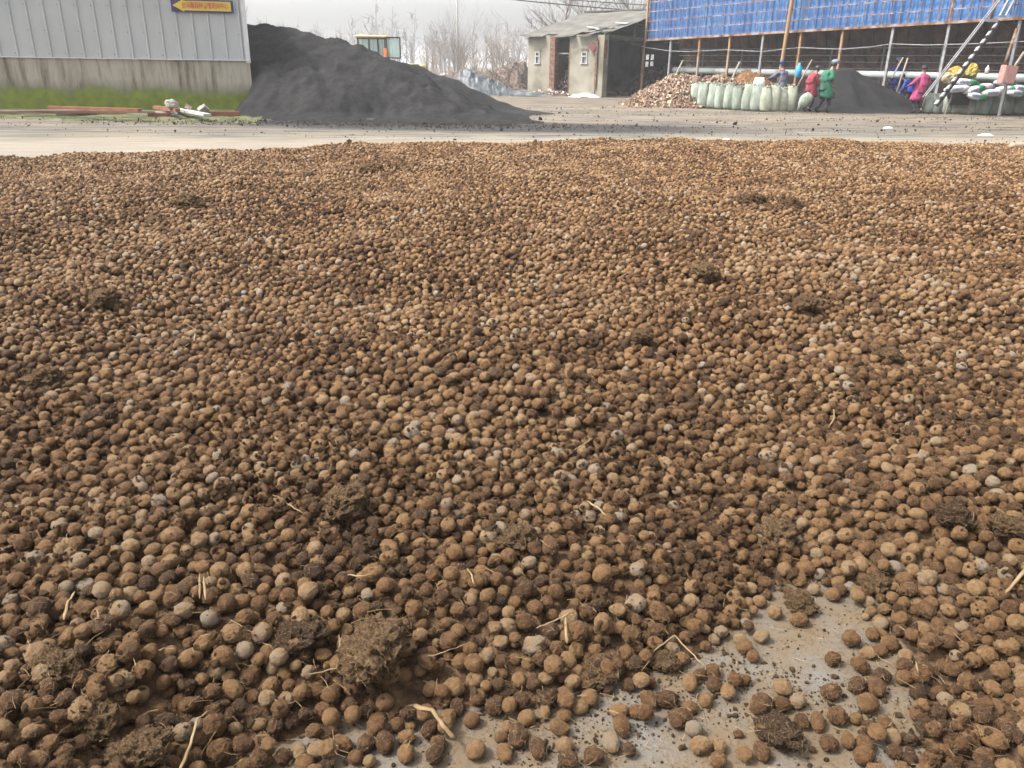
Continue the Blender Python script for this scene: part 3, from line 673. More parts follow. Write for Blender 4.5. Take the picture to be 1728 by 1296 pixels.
# ------------------------------------------------------------------ blue shed
SL = P(1090, 68, 47.0); SR = P(1682, 33, 32.5)
su = Vector((SR.x-SL.x, SR.y-SL.y, 0)); slen = su.length; su.normalize()
sn = Vector((-su.y, su.x, 0))
if sn.y < 0: sn = -sn                                              # pointing to the back
shed = empty('blue_shed', (SL.x, SL.y, 0), 'long open shed with blue sheets behind a rusty steel grid', 'shed', rz=math.atan2(su.y, su.x))
flip = 1 if (Vector((-su.y, su.x, 0))-sn).length < .01 else -1
EXT = 7.0; TOPZ = 7.2
def zb(x): return SL.z+(SR.z-SL.z)*x/slen
def shp(px, py, off=0.0):
    d = ray(px, py); O = Vector((SL.x, SL.y, 0))+sn*off; t = (O-Vector((0, 0, HC))).dot(sn)/d.dot(sn); q = Vector((0, 0, HC))+d*t
    return (q-Vector((SL.x, SL.y, 0))).dot(su), q.z
def sq(x, back, z): return Vector((x, flip*back, z))
M_blue = mat('blue_coated_sheet', [(.05, .165, .42), (.075, .215, .52), (.12, .275, .55)], .9, 5, .5, .04, 5, stretch=(1, 1, .4))
b = MB(); x = 0; k = 0; rings = []
while x < slen+EXT:
    dp = .03 if k % 2 else 0
    rings.append((x, dp)); rings.append((x+.11, dp)); x += .15; k += 1
for (xa, da), (xb, db) in zip(rings[:-1], rings[1:]):
    b.add([sq(xa, .12+da, zb(xa)-.02), sq(xb, .12+db, zb(xb)-.02), sq(xb, .12+db, TOPZ), sq(xa, .12+da, TOPZ)], [(0, 1, 2, 3)])
b.build('blue_cladding', M_blue, shed)
b = MB(); x = .0
while x < slen+EXT: b.bar(sq(x, .02, zb(x)), sq(x, .02, TOPZ), .045, .03, up=sn); x += .395
b.build('upright_bar', M_rust, shed)
b = MB(); k = 1
while SL.z+k*.46 < TOPZ:
    b.bar(sq(0, -.03, zb(0)+k*.46), sq(slen+EXT, -.03, zb(slen+EXT)+k*.46), .05, .04); k += 1
b.build('cross_bar', M_rust, shed)
b = MB(); b.bar(sq(-.05, .0, zb(0)), sq(slen+EXT, .0, zb(slen+EXT)), .12, .10); b.build('bottom_rail', M_rust, shed)
b = MB(); b.bar(sq(0, -.02, zb(0)-.1), sq(0, -.02, TOPZ), .1); b.build('corner_post', M_rustpipe, shed)
posts = [(1086, 70, M_rustpipe), (1131, 70, M_galv), (1180, 65, M_rustpipe), (1231, 62, M_rustpipe), (1287, 60, M_galv), (1351, 56, M_rustpipe), (1422, 50, M_rustpipe), (1507, 45, M_galv), (1602, 38, M_galv), (1722, 30, M_galv)]
for px, py, mm in posts:
    x_, z_ = shp(px, py); b = MB(); b.bar(sq(x_, .07, -.02), sq(x_, .07, zb(x_)-.052), .09, .1, up=(1, 0, 0)); b.build('post', mm, shed)
# tall rusty post leaning in front of the cladding
a1 = shp(1336, -4, -.5); a0 = shp(1314, 140, -.5)
b = MB(); b.tube([sq(a0[0], -.5, 0), sq(a0[0], -.5, a0[1]), sq(a1[0], -.45, a1[1]), sq(a1[0]+.1, -.4, TOPZ)], .085, 10)
o = b.build('rusty_pole', M_rustpipe, None, True); o.matrix_world = Matrix.Translation((SL.x, SL.y, 0))@Matrix.Rotation(math.atan2(su.y, su.x), 4, 'Z'); tag(o, 'tall rust-orange steel pole standing before the blue sheets', 'pole')
# roof, back wall, slanted brown mats and shelving inside
b = MB(); b.box(sq((slen+EXT)/2, 3.8, TOPZ+.05), (slen+EXT, 7.6, .08)); b.build('roof', M_galv, shed)
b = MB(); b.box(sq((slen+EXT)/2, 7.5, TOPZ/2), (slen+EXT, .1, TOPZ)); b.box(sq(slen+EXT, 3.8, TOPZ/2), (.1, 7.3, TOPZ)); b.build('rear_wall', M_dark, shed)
b = MB(); b.box(sq(.1, 4.4, (TOPZ+3.3)/2), (.08, 6, TOPZ-3.3)); b.build('end_cladding', M_blue, shed)
M_mat = mat('brown_mats', [(.08, .06, .055), (.15, .10, .085), (.24, .14, .10)], 1.6, 6, .95, .3, 15, lo=.33, hi=.67)
b = MB(); x = .3; k = 0; random.seed(71)
while x < slen+EXT-.5:
    w_ = .55*random.uniform(.85, 1.1); top = 3.25+random.uniform(-.04, .04); bot = 2.35
    b.box(sq(x+w_/2, 2.2, (top+bot)/2), (w_*.94, .04, 1.15), Euler((flip*.55, .33+random.uniform(-.05, .05), 0)).to_matrix()); x += w_; k += 1
b.build('slanted_mat', M_mat, shed)
b = MB()
for row, (zz, bk) in enumerate(((2.3, 2.6), (2.0, 2.6), (1.72, 2.7))):
    x = .4
    while x < slen+EXT-.6:
        w_ = random.uniform(.5, .8); b.box(sq(x+w_/2, bk+.1, zz), (w_*.95, .25, .2), Euler((0, random.uniform(-.06, .25), 0)).to_matrix()); x += w_
b.build('stacked_mat', M_mat, shed)
b = MB()
for zz, bk in ((2.45, 2.35), (2.14, 2.4), (1.86, 2.45), (1.58, 2.45)): b.bar(sq(.3, bk, zz), sq(slen+EXT-.4, bk, zz), .04, .04)
x = 2.0
while x < slen+EXT-1: b.bar(sq(x, 2.42, 0), sq(x, 2.42, 3.4), .06); x += 2.6
b.build('rack', M_galv, shed)
b = MB(); b.box(sq((slen+EXT)/2, 3.05, 1.7), (slen+EXT-.6, .06, 3.4)); b.build('inner_partition', M_mat, shed)
# long pale pipe (pixels 1135..1728, y about 120..132)
M_pipe = mat('pale_green_white_pipe', [(.28, .34, .33), (.46, .49, .49)], 2.4, 5, .45, stretch=(.3, 1, 1))
pa = shp(1138, 118, 1.0); pb = shp(1700, 131, 1.0)
zpm = (pa[1]+pb[1])/2
b = MB(); b.tube([sq(pa[0], 1.0, pa[1]), sq(pb[0], 1.0, pb[1]), sq(slen+EXT-.8, 1.0, pb[1])], .15, 16)
o = b.build('steam_pipe', M_pipe, None, True); SM = Matrix.Translation((SL.x, SL.y, 0))@Matrix.Rotation(math.atan2(su.y, su.x), 4, 'Z'); o.matrix_world = SM; tag(o, 'long pale horizontal pipe running along the shed behind its posts', 'pipe')
x = pa[0]+.5
while x < slen+EXT-1: MB().bar(sq(x, 1.0, 0), sq(x, 1.0, zpm-.16), .07).build('pipe_support', M_dark, bpy.data.objects['steam_pipe']); x += 3.1
# cable strung along the posts
b = MB(); pts = []
for px, py in ((1035, 62), (1058, 71), (1090, 80), (1130, 86), (1160, 87), (1225, 84), (1286, 87), (1350, 80), (1385, 82), (1422, 83), (1470, 79), (1505, 74), (1560, 76), (1602, 75), (1640, 74), (1728, 70)):
    x_, z_ = shp(px, py, -.08); pts.append(sq(x_, -.08, z_))
o = b.tube(pts, .018, 5).build('cable', M_galv); o.matrix_world = SM; tag(o, 'pale cable drooping from post to post along the shed', 'cable')
# leaning timbers in the shed
def lean(p0, p1, Y0, Y1, r, m_, label, name='prop_pole'):
    a = P(*p0, Y0); c = P(*p1, Y1); o = MB().tube([a, a.lerp(c, .5)+Vector((0, 0, .01)), c], [r, r, r*.9], 8).build(name, m_, None, True); return tag(o, label, 'pole', 'poles leaning before the shed')
M_wood = mat('grey_wood_handle', [(.22, .19, .15), (.36, .32, .26)], 5, 4, .8)
lean((1152, 103), (1135, 138), 42.5, 41, .045, M_wood, 'grey pole leaning left behind the woodchip heap')
lean((1248, 105), (1228, 150), 39.5, 38, .05, M_wood, 'grey pole leaning between the woodchip heap and the brown husk heap')
lean((1370, 101), (1345, 147), 32.6, 32.2, .028, M_wood, 'light tool handle leaning left of the worker in red')
lean((1524, 97), (1505, 132), 34.2, 33.8, .03, M_wood, 'wooden handle rising behind the blue jacketed worker')
lean((1532, 98), (1513, 155), 33.4, 33.0, .03, M_wood, 'longer wooden handle right of the blue jacketed worker')
lean((1728, 88), (1706, 122), 31.4, 31.2, .05, M_wood, 'grey prop leaning near the pink box at the right edge')
lean((1716, 48), (1694, 112), 31.6, 31.4, .05, M_rust, 'reddish upright timber holding the pink box')
# ladder-like stair on the right
st = P(1562, 163, 30.8); st_a = Vector((st.x, st.y, 0)); top = P(1722, -30, 33.0)
stair = empty('metal_staircase', st_a, 'grey metal staircase rising to the right up to the blue sheets', 'staircase')
b = MB(); a = P(1562, 163, 30.8)-st_a; c = P(1664, 31, 31.6)-st_a; e_ = c+(c-a)*.55
b.bar(a, e_, .05); b.bar(a+Vector((-.1, 0, -.03)), e_+Vector((-.1, 0, -.03)), .03); b.build('hand_rail', M_galv, stair)
a = P(1577, 178, 30.6)-st_a; c = P(1684, 36, 31.4)-st_a; a.z = max(a.z, .05)
b = MB(); b.bar(a+Vector((.1, .05, 0)), c+Vector((.1, .05, 0)), .06, .14); b.build('stringer', M_dark, stair)
for i in range(11):
    t0 = (i+.15)/11; t1 = (i+.68)/11
    b = MB(); b.bar(a.lerp(c, t0), a.lerp(c, t1), .05, .15, up=(0, 1, 0)); b.build('tread', M_dull, stair)
b = MB(); b.bar(P(1660, 34, 31.4)-st_a, P(1684, 36, 31.4)-st_a, .08); b.bar(P(1687, 27, 31.5)-st_a, P(1712, -20, 31.9)-st_a, .06); b.bar(P(1697, 27, 31.5)-st_a, P(1722, -20, 31.9)-st_a, .06); b.build('landing_frame', M_galv, stair)
for (x0_, y0_, x1_, y1_, lb) in ((1603, 36, 1612, -10, 'dark steel post crossing the blue sheets left of the staircase'), (1672, 32, 1680, -10, 'dark steel post at the top of the staircase')):
    o = MB().bar(P(x0_, y0_, 31.9), P(x1_, y1_, 31.9), .07).build('steel_post', M_rust); tag(o, lb, 'post')
# pink box and a white jug
q = P(1700, 126, 31.2); b = MB(); b.box((0, 0, 0), (.48, .3, .62)); b.box((0, -.16, 0), (.42, .02, .56)); o = b.build('pink_box', mat('faded_pink_board', [(.42, .20, .18), (.60, .36, .32)], 9, 5, .8, stretch=(3, 1, 1))); o.location = q; o.rotation_euler = (0, .08, .1); tag(o, 'faded pink box fixed to the reddish timber above the white bags', 'box')
q = P(1666, 118, 31.6); b = MB(); b.tube([(0, 0, -.14), (0, 0, .06), (0, 0, .1), (0, 0, .16)], [.07, .07, .03, .03], 10); o = b.build('white_bottle', M_white, None, True); o.location = q; tag(o, 'small white bottle standing left of the pink box', 'bottle')
o = MB().box((0, 0, 0), (1.6, .25, .03)).build('shelf_board', M_wood); o.location = P(1672, 123, 31.75); tag(o, 'narrow shelf board under the white bottle', 'shelf')
# sky-blue bottle on the shed post
q = P(1348, 118, 38.2); b = MB(); b.tube([(0, 0, -.32), (0, 0, -.28), (0, 0, .12), (0, 0, .2), (0, 0, .3)], [.1, .14, .14, .06, .05], 14); o = b.build('blue_bottle', mat('sky_blue_plastic', [(.05, .32, .62), (.08, .42, .72)], 4, 2, .35), None, True); o.location = q; tag(o, 'sky-blue bottle hanging by the rusty post above the workers', 'bottle')

# ------------------------------------------------------------------ heaps in front of the shed
M_c1 = mat('chip_brown', [(.16, .10, .07), (.28, .19, .13)], 4, 5, .9); M_c2 = mat('chip_tan', [(.45, .33, .24), (.58, .45, .34)], 6, 3, .85); M_c3 = mat('chip_rust', [(.24, .14, .09), (.34, .22, .15)], 6, 3, .85)
chips_heap('woodchip_heap', G(1152, 182)+Vector((.4, 2.2, 0)), 2.5, 1.9, 1.15, 81, [M_c1, M_c1, M_c2, M_c3], 4200, .13, 'heap of tan and brown wood offcuts left of the sacks', 'heap')
chips_heap('woodchip_heap', G(1205, 184)+Vector((.6, 2.6, 0)), 2.3, 1.4, 1.12, 82, [M_c1, M_c1, M_c2, M_c3], 2600, .13, 'second crest of wood offcuts behind the leftmost sacks', 'heap')
M_h1 = mat('husk_brown', [(.17, .085, .035), (.30, .17, .08)], 7, 6, .95, .6, 30)
chips_heap('husk_heap', G(1268, 184)+Vector((.5, 2.6, 0)), 2.0, 1.3, 1.35, 83, [M_h1, M_h1, mat('husk_light', [(.30, .18, .09), (.4, .26, .14)], 6, 3, .9)], 2200, .05, 'orange-brown husk heap behind the middle of the sack row', 'heap')
# black compost heap being bagged
rb3 = [P(1398, 150, 34.9), P(1412, 130, 35.0), P(1432, 114, 35.2), P(1460, 128, 35.1), P(1500, 150, 34.9), P(1535, 172, 34.6)]
heap('black_soil_heap', rb3, .75, M_coal2, 'black soil heap between the green coated and pink coated workers', 10.2, 18.2, 31.8, 38, .08, 17, rough=.08, gul=.12)

# ------------------------------------------------------------------ sacks
def sack_mesh(w_, d_, h_, seed, fringe=True, lie=False):
    random.seed(seed); b = MB(); rings = []; n = 20; prof = [(0, .62), (.03, .86), (.10, .97), (.25, 1.03), (.5, 1.0), (.72, .95), (.86, .80), (.94, .62), (1.0, .52)]
    for t, s_ in prof:
        ring = []
        for j in range(n):
            a = 2*PI*j/n; cx, cy = math.cos(a), math.sin(a)
            e_ = 1/(abs(cx)**3+abs(cy)**3)**(1/3)
            f_ = 1+.07*fbm((cx*1.5, cy*1.5, t*3+seed))+.03*math.sin(a*7+seed)*(t > .8)
            pn = 1-max(0, (t-.62)/.38)*.62 if not lie else 1; wx_ = s_ if t < .7 else max(s_, .86)
            f_ += .035*math.sin(a*5+t*9+seed)*abs(math.sin(t*6+seed)); ring.append(Vector((cx*e_*w_/2*wx_*f_, cy*e_*d_/2*s_*pn*f_, t*h_+.02*fbm((cx, cy, seed*3))*(t > .1)+.03*w_*math.sin(3*a)*(t > .95))))
        rings.append(ring)
    b.loft(rings)
    if fringe:
        for i in range(16):
            a = random.uniform(0, 2*PI); x = math.cos(a)*w_*.40; y = math.sin(a)*d_*.10
            b.tube([(x, y, h_*.985), (x*1.12, y*1.1, h_*1.02), (x*1.25, y*1.1, h_*(1.04+random.random()*.05))], [.02, .014, .006], 3)
    return b
def sackmat(name, c0, c1): return mat(name, [(.12, .10, .07), c0, c1, tuple(v*1.15 for v in c1)], 4, 9, .75, .6, 40, stretch=(1, 1, .5), rnd=True, lo=.24, hi=.7, nr=.65)
M_s1 = sackmat('pale_green_weave', (.26, .31, .25), (.40, .45, .38)); M_s2 = sackmat('cream_green_weave', (.32, .35, .26), (.46, .48, .38)); M_s3 = sackmat('grey_green_weave', (.20, .24, .20), (.34, .37, .31))
def place(me_o, loc, rz, sc, label, cat, group, m_=None):
    o = me_o.copy(); COL.objects.link(o); o.location = loc; o.rotation_euler = (random.uniform(-.06, .06), random.uniform(-.1, .1), rz); o.scale = sc
    return tag(o, label, cat, group)
protoA = [sack_mesh(.44, .36, .92, s_).build('sack', M_s1, None, True) for s_ in (1, 2, 3)]
protoB = [sack_mesh(.42, .36, .92, s_).build('sack', M_s2, None, True) for s_ in (4, 5)]
protoC = [sack_mesh(.50, .4, .82, s_, False).build('sack', M_s3, None, True) for s_ in (6, 7, 8)]
ordn = ['first', 'second', 'third', 'fourth', 'fifth', 'sixth', 'seventh', 'eighth', 'ninth', 'tenth', 'eleventh', 'twelfth']
random.seed(90)
xsA = [1171, 1186, 1201, 1216, 1230, 1245, 1260, 1276, 1292, 1306, 1318.5, 1332]
for i, px in enumerate(xsA):
    pr = (protoA+protoB)[i % 3] if i < 8 else protoB[i % 2]
    yb = 181+7*min(1, i/8)
    o = place(pr, G(px, yb)+Vector((0, .1, 0)), random.uniform(-.3, .3), (random.uniform(.92, 1.08), 1, random.uniform(.9, 1.04)), '', 'sack', None)
    tag(o, ('pale green full sack, %s from the left in the upright row' if i < 8 else 'creamy full sack, %s from the left in the upright row') % ordn[i], 'sack', 'full sacks standing in a row before the husk heap')
# fold on the eighth sack: a smaller sack leaning over it, white bag behind, drooping half-empty bag
o = sack_mesh(.5, .2, .42, 12, False).build('sack', M_s1, None, True); o.location = G(1275, 182)+Vector((-.02, -.2, .46)); tag(o, 'half-full pale sack slumped over the eighth standing sack', 'sack')
o = sack_mesh(.46, .4, .35, 13, False).build('white_bag', M_wsc, None, True); o.location = G(1284, 183)+Vector((0, .7, .82)); tag(o, 'bright white bag on the husk heap behind the sack row', 'bag')
b = MB(); q0 = P(1345, 188, 32.3); q0.z = .03; q1 = P(1352, 178, 32.2); q2 = P(1362, 166, 32.2); q3 = P(1368, 160, 32.2)
b.tube([q0, q0.lerp(q1, .5), q1, q1.lerp(q2, .6), q2, q3], [.02, .06, .15, .24, .22, .16], 12); o = b.build('sack', M_s1, None, True); tag(o, 'half-empty pale sack with a trailing tail beside the green coat', 'sack')
xsC = [1567, 1581, 1598, 1613, 1628, 1641, 1656, 1675, 1697, 1719, 1741]
for i, px in enumerate(xsC):
    pr = protoC[i % 3]; sc = 1.0 if i < 5 else 1.12
    o = place(pr, G(px, 191+2*min(1, i/6))+Vector((0, .15, 0)), random.uniform(-.3, .3), (sc*(.85 if i < 6 else 1.15), 1, .88 if i < 5 else 1.02), '', 'sack', None)
    tag(o, 'grey-green full sack, %s from the left in the right-hand row' % ordn[i], 'sack', 'full sacks standing in the right-hand row')
for p_ in protoA+protoB+protoC: bpy.data.objects.remove(p_)
# woven bags lying on a stack behind them
M_gr = mat('green_white_print', [(.02, .20, .08), (.04, .30, .12)], 3, 2, .6)
def lying_bag(c, L_, w_, h_, rz, tilt, label, seed, green=True):
    root = empty('printed_bag', c, label, 'bag', 'white and green bags piled behind the right-hand sacks'); root.rotation_euler = (0, tilt, rz)
    b = MB(); n = 16; rings = []; random.seed(seed)
    for i in range(11):
        t = i/10; s_ = max(.25, (1-(abs(2*t-1))**3.2))**.6; ring = []
        for j in range(n):
            a = 2*PI*j/n; y = math.cos(a); z = math.sin(a); e_ = 1/(abs(y)**3+abs(z)**3)**(1/3)
            f_ = 1+.08*fbm((t*4, y*1.5, z*1.5+seed))
            ring.append(Vector(((t-.5)*L_, y*e_*w_/2*s_*f_, z*e_*h_/2*s_*f_)))
        rings.append(ring)
    k0, k1 = (6, 10) if green else (10, 10)
    b.loft(rings[:k0+1], 0, True); b.build('bag_body', M_white, root, True)
    if green:
        b = MB(); b.loft(rings[k0:], 0, True); b.build('printed_end', M_gr, root, True)
    b = MB()
    for i in range(9): 
        x = -.34*L_+i*.055*L_; hh = .10+.03*(i % 2)
        b.bar((x, -w_/2*1.02, -hh/2+.01), (x, -w_/2*1.02, hh/2+.01), .02, .012, up=(0, 1, 0)); b.bar((x-.018, -w_/2*1.02, .02*(i % 3-1)), (x+.018, -w_/2*1.02, .02*(i % 3-1)), .014, .012, up=(0, 1, 0))
    b.build('print', mat('blue_grey_print', [(.12, .16, .3), (.15, .2, .35)], 3, 2, .6), root)
# supporting stack (plain crates of earth-red bags) so that they rest on something
M_er = mat('earth_red_bags', [(.10, .05, .035), (.20, .09, .06)], 2.5, 6, .95, .3, 12)
heap('red_earth_heap', [P(1625, 166, 34.4), P(1645, 152, 34.6), P(1690, 144, 34.8), P(1740, 140, 34.8), P(1790, 140, 34.8)], 1.1, M_er, 'rust-red earth heap behind the printed bags', 16.5, 24, 32.9, 38, .1, 23, rough=.06, gul=.05)
for i, (px, py, Y, L_, rz, tl, gr, lb) in enumerate([
    (1629, 139, 32.6, 1.0, .05, .06, True, 'white bag with green end, leftmost on top of the printed pile'),
    (1615, 150, 32.4, .9, .0, -.1, False, 'pale bag below the leftmost top bag, next to the staircase'),
    (1643, 151, 32.4, .85, .2, -.25, True, 'white bag slanting down under the leftmost top bag'),
    (1665, 147, 32.7, .8, .9, .1, True, 'mostly green bag end between the two piles of printed bags'),
    (1700, 138, 32.9, .95, -.05, -.08, True, 'white bag with lettering on top of the right pile'),
    (1722, 140, 32.8, .7, .0, .1, True, 'green ended bag at the right edge of the pile'),
    (1697, 151, 32.5, .95, -.02, -.12, True, 'white bag with blue lettering in the middle of the right pile'),
    (1672, 157, 32.3, .8, .1, -.05, False, 'plain white bag lowest in the pile behind the sacks'),
    (1715, 158, 32.3, .8, .1, .1, True, 'green bag low in the right pile'),
    (1648, 163, 32.2, .7, -.2, .2, True, 'small bag with a green end resting on the standing sacks'),
    (1725, 150, 32.4, .8, -.1, .1, True, 'white and green bag cut by the right picture edge')]):
    lying_bag(P(px, py, Y), L_, .5, .26, rz, tl, lb, 100+i, gr)
# yellow-red bundles
for px, py, Y, r, lb, cc in [(1612, 124, 32.9, .26, 'yellow and red bundle leaning on the staircase', (.45, .30, .05)), (1637, 121, 33.0, .28, 'yellow bundle right of the staircase on the bags', (.40, .33, .05)), (1600, 132, 32.6, .2, 'small pale bundle on the lower staircase', (.35, .36, .26))]:
    M_ = mat('bundle_%d' % int(r*100), [(.30, .06, .03), cc, (.5, .42, .12)], 6, 5, .7)
    bm = bmesh.new(); bmesh.ops.create_icosphere(bm, subdivisions=4, radius=1)
    for v in bm.verts: v.co *= 1+.3*fbm(v.co*1.6+Vector((px, 0, 0)))
    me = bpy.data.meshes.new('bundle'); bm.to_mesh(me); bm.free(); me.materials.append(M_)
    o = bpy.data.objects.new('bundle', me); COL.objects.link(o); o.location = P(px, py, Y); o.scale = (r*1.1, r, r*.95); tag(o, lb, 'bundle', 'bundles on the bag pile')
# black hopper on legs
hp = G(1612, 192); hop = empty('black_hopper', hp, 'black hopper on a wooden frame standing before the right-hand sacks', 'hopper')
za = P(1612, 153, hp.y).z; zb_ = P(1612, 177, hp.y).z; hw = (P(1633, 153, hp.y).x-P(1594, 153, hp.y).x)
b = MB(); b.loft([[Vector((-hw*.40, -.2, zb_)), Vector((hw*.42, -.2, zb_)), Vector((hw*.42, .2, zb_)), Vector((-hw*.40, .2, zb_))], [Vector((-hw*.46, -.3, za)), Vector((hw*.5, -.3, za)), Vector((hw*.5, .3, za)), Vector((-hw*.46, .3, za))]]); b.build('bin', M_black, hop)
b = MB(); b.bar((-hw*.48, -.32, za+.02), (hw*.52, -.32, za+.02), .04); b.bar((-hw*.48, .32, za+.02), (hw*.52, .32, za+.02), .04); b.build('rim', M_rust, hop)
for sx, sy in ((-1, -1), (1, -1), (-1, 1), (1, 1)):
    b = MB(); b.bar((sx*hw*.5-.08, sy*.25, 0), (sx*hw*.42, sy*.22, za-.1), .045); b.build('leg', M_wood, hop)
b = MB(); b.bar((-hw*.3, -.24, zb_-.03), (hw*.5, -.24, zb_-.03), .03); b.build('cross_bar', M_rust, hop)

# ------------------------------------------------------------------ people
def skin_mesh(name, nodes, edges, root, m_, parent, sub=2):
    ids = list(nodes); ix = {k: i for i, k in enumerate(ids)}
    me = bpy.data.meshes.new(name); me.from_pydata([tuple(nodes[k][0]) for k in ids], [(ix[a], ix[c]) for a, c in edges], [])
    o = bpy.data.objects.new('tmp', me); COL.objects.link(o)
    sk = o.modifiers.new('skin', 'SKIN'); sk.use_smooth_shade = True; sk.branch_smoothing = .3
    if not me.skin_vertices: me.skin_vertices.new()
    for k in ids:
        r = nodes[k][1]; sv = me.skin_vertices[0].data[ix[k]]; sv.radius = (r, r) if not hasattr(r, '__len__') else r; sv.use_root = (k == root)
    ss = o.modifiers.new('sub', 'SUBSURF'); ss.levels = sub; ss.render_levels = sub
    bpy.context.view_layer.update(); dg = bpy.context.evaluated_depsgraph_get()
    me2 = bpy.data.meshes.new_from_object(o.evaluated_get(dg)); bpy.data.objects.remove(o); me2.name = name
    me2.materials.clear(); me2.materials.append(m_)
    if name in ('coat', 'trousers'):
        for v_ in me2.vertices: v_.co += v_.normal*(.03*fbm(v_.co*9+Vector((len(me2.vertices)*.1, 0, 0)), 3)); me2.polygons.foreach_set('use_smooth', [True]*len(me2.polygons))
    ob = bpy.data.objects.new(name, me2); COL.objects.link(ob); ob.parent = parent; return ob
def two_bone(a, c, l1, l2, bend):
    d = c-a; L_ = min(d.length, (l1+l2)*.995); dn = d.normalized(); x = (l1*l1-l2*l2+L_*L_)/(2*L_); h_ = math.sqrt(max(0, l1*l1-x*x))
    bend = (bend-dn*bend.dot(dn)).normalized(); return a+dn*x+bend*h_, a+dn*L_
def person(loc, yaw, label, lean_=.1, side=0, hands=((-.3, .3, .9), (.3, .3, .9)), feet=((-.11, 0, 0), (.11, .05, 0)), coat=None, coat_len=.45, trousers=None, cap=None, capcol=None, hair=None, look=0, hipz=.86, sc=1.0, headtilt=0.1):
    root = empty('person', loc, label, 'person'); root.rotation_euler = (0, 0, yaw); root.scale = (sc, sc, sc)
    V = Vector
    hip = V((0, 0, hipz)); tdir = V((side, math.sin(lean_), math.cos(lean_))).normalized()
    chest = hip+tdir*.38; neck = hip+tdir*.52; hdir = (tdir+V((0, headtilt*2, .6))).normalized(); head = neck+hdir*.15; crown = neck+hdir*.25
    rt = V((math.cos(look), math.sin(look), 0)); fw = V((-math.sin(look), math.cos(look), 0))
    N_ = {'hip': (hip, (.13, .10)), 'waist': (hip+tdir*.17, (.12, .09)), 'chest': (chest, (.145, .10)), 'neck': (neck, .05), 'head': (head, .088), 'crown': (crown, .075), 'nose': (head+fw*.115+V((0, 0, .0)), .014), 'chin': (head+fw*.07-hdir*.07, .03)}
    E_ = [('hip', 'waist'), ('waist', 'chest'), ('chest', 'neck'), ('neck', 'head'), ('head', 'crown'), ('head', 'nose'), ('head', 'chin')]
    C_ = {}; CE = []
    joints = {}
    for s_, nm in ((-1, 'l'), (1, 'r')):
        hj = hip+V((s_*.09, 0, -.04)); ft = V(feet[0 if s_ < 0 else 1])+V((0, 0, .08))
        kn, ft = two_bone(hj, ft, .42, .42, V((0, 1, .1)))
        N_[nm+'kn'] = (kn, .055); N_[nm+'an'] = (ft, .042); N_[nm+'toe'] = (ft+V((0, .11, -.05)), .022)
        E_ += [('hip', nm+'kn'), (nm+'kn', nm+'an'), (nm+'an', nm+'toe')]
        sh = chest+V((s_*.17, 0, .05)); hd = V(hands[0 if s_ < 0 else 1])
        el, hd = two_bone(sh, hd, .27, .25, V((s_*.6, -.6, -.5)))
        joints[nm] = (sh, el, hd, hj, kn, ft)
        N_[nm+'sh'] = (sh, .055); N_[nm+'el'] = (el, .038); N_[nm+'wr'] = (hd, .026)
        dh = (hd-el).normalized(); pm = hd+dh*.06; N_[nm+'pm'] = (pm, (.034, .018))
        E_ += [('chest', nm+'sh'), (nm+'sh', nm+'el'), (nm+'el', nm+'wr'), (nm+'wr', nm+'pm')]
        sd_ = dh.cross(V((0, 0, 1))).normalized() if abs(dh.z) < .95 else V((1, 0, 0)); dn_ = dh.cross(sd_)
        for q in range(4):
            b0 = pm+sd_*(q-1.5)*.019+dh*.03; b1 = b0+dh*(.035-.004*abs(q-1.3)); b2 = b1+(dh+dn_*.9).normalized()*.03
            N_[nm+'f%da' % q] = (b0, .0095); N_[nm+'f%db' % q] = (b1, .009); N_[nm+'f%dc' % q] = (b2, .008); E_ += [(nm+'pm', nm+'f%da' % q), (nm+'f%da' % q, nm+'f%db' % q), (nm+'f%db' % q, nm+'f%dc' % q)]
        t1 = hd+dh*.03+sd_*s_*.035; t2 = t1+(dh+sd_*s_*.3+dn_*.4).normalized()*.04; N_[nm+'t1'] = (t1, .011); N_[nm+'t2'] = (t2, .009); E_ += [(nm+'wr', nm+'t1'), (nm+'t1', nm+'t2')]
    skin_mesh('body', N_, E_, 'hip', M_skin, root)
    # coat
    if coat:
        sk = lambda k: None
        C_ = {'c0': (hip+tdir*.02, (.23, .19)), 'c1': (hip+tdir*.2, (.215, .175)), 'c2': (chest, (.22, .165)), 'c3': (chest+tdir*.09, (.16, .12)), 'c4': (neck-tdir*.0, .07)}
        CE = [('c0', 'c1'), ('c1', 'c2'), ('c2', 'c3'), ('c3', 'c4')]
        if coat_len > .1:
            kmid = (joints['l'][4]+joints['r'][4])/2; dwn = (kmid-hip).normalized(); sb = MB(); rr = []
            top_ = hip+tdir*.22; hem = hip+dwn*coat_len
            for i_, (t_, wx_, wy_) in enumerate(((0, .17, .12), (.15, .195, .145), (.35, .215, .17), (.6, .235, .19), (.85, .255, .205), (1, .265, .215), (.99, .25, .20))):
                c_ = top_.lerp(hem, t_) if t_ < 2 else hem
                rr.append([c_+V((math.cos(a)*wx_*(1+.05*t_*math.sin(a*5+1)), math.sin(a)*wy_*(1+.07*t_*math.sin(a*6)), .015*t_*math.sin(a*3)))*1.0+V((.02*fbm((a*2, t_*4, loc[0])), .02*fbm((a*2, t_*4, loc[0]+5)), 0)) for a in [2*PI*j/28 for j in range(28)]])
            sb.loft(rr, 0, True); sb.build('coat_skirt', coat, root, True)
        for nm in 'lr':
            sh, el, hd = joints[nm][:3]
            C_[nm+'s'] = (sh, .09); C_[nm+'e'] = (el, .075); C_[nm+'w'] = (el.lerp(hd, .93), .06); CE += [('c2', nm+'s'), (nm+'s', nm+'e'), (nm+'e', nm+'w')]
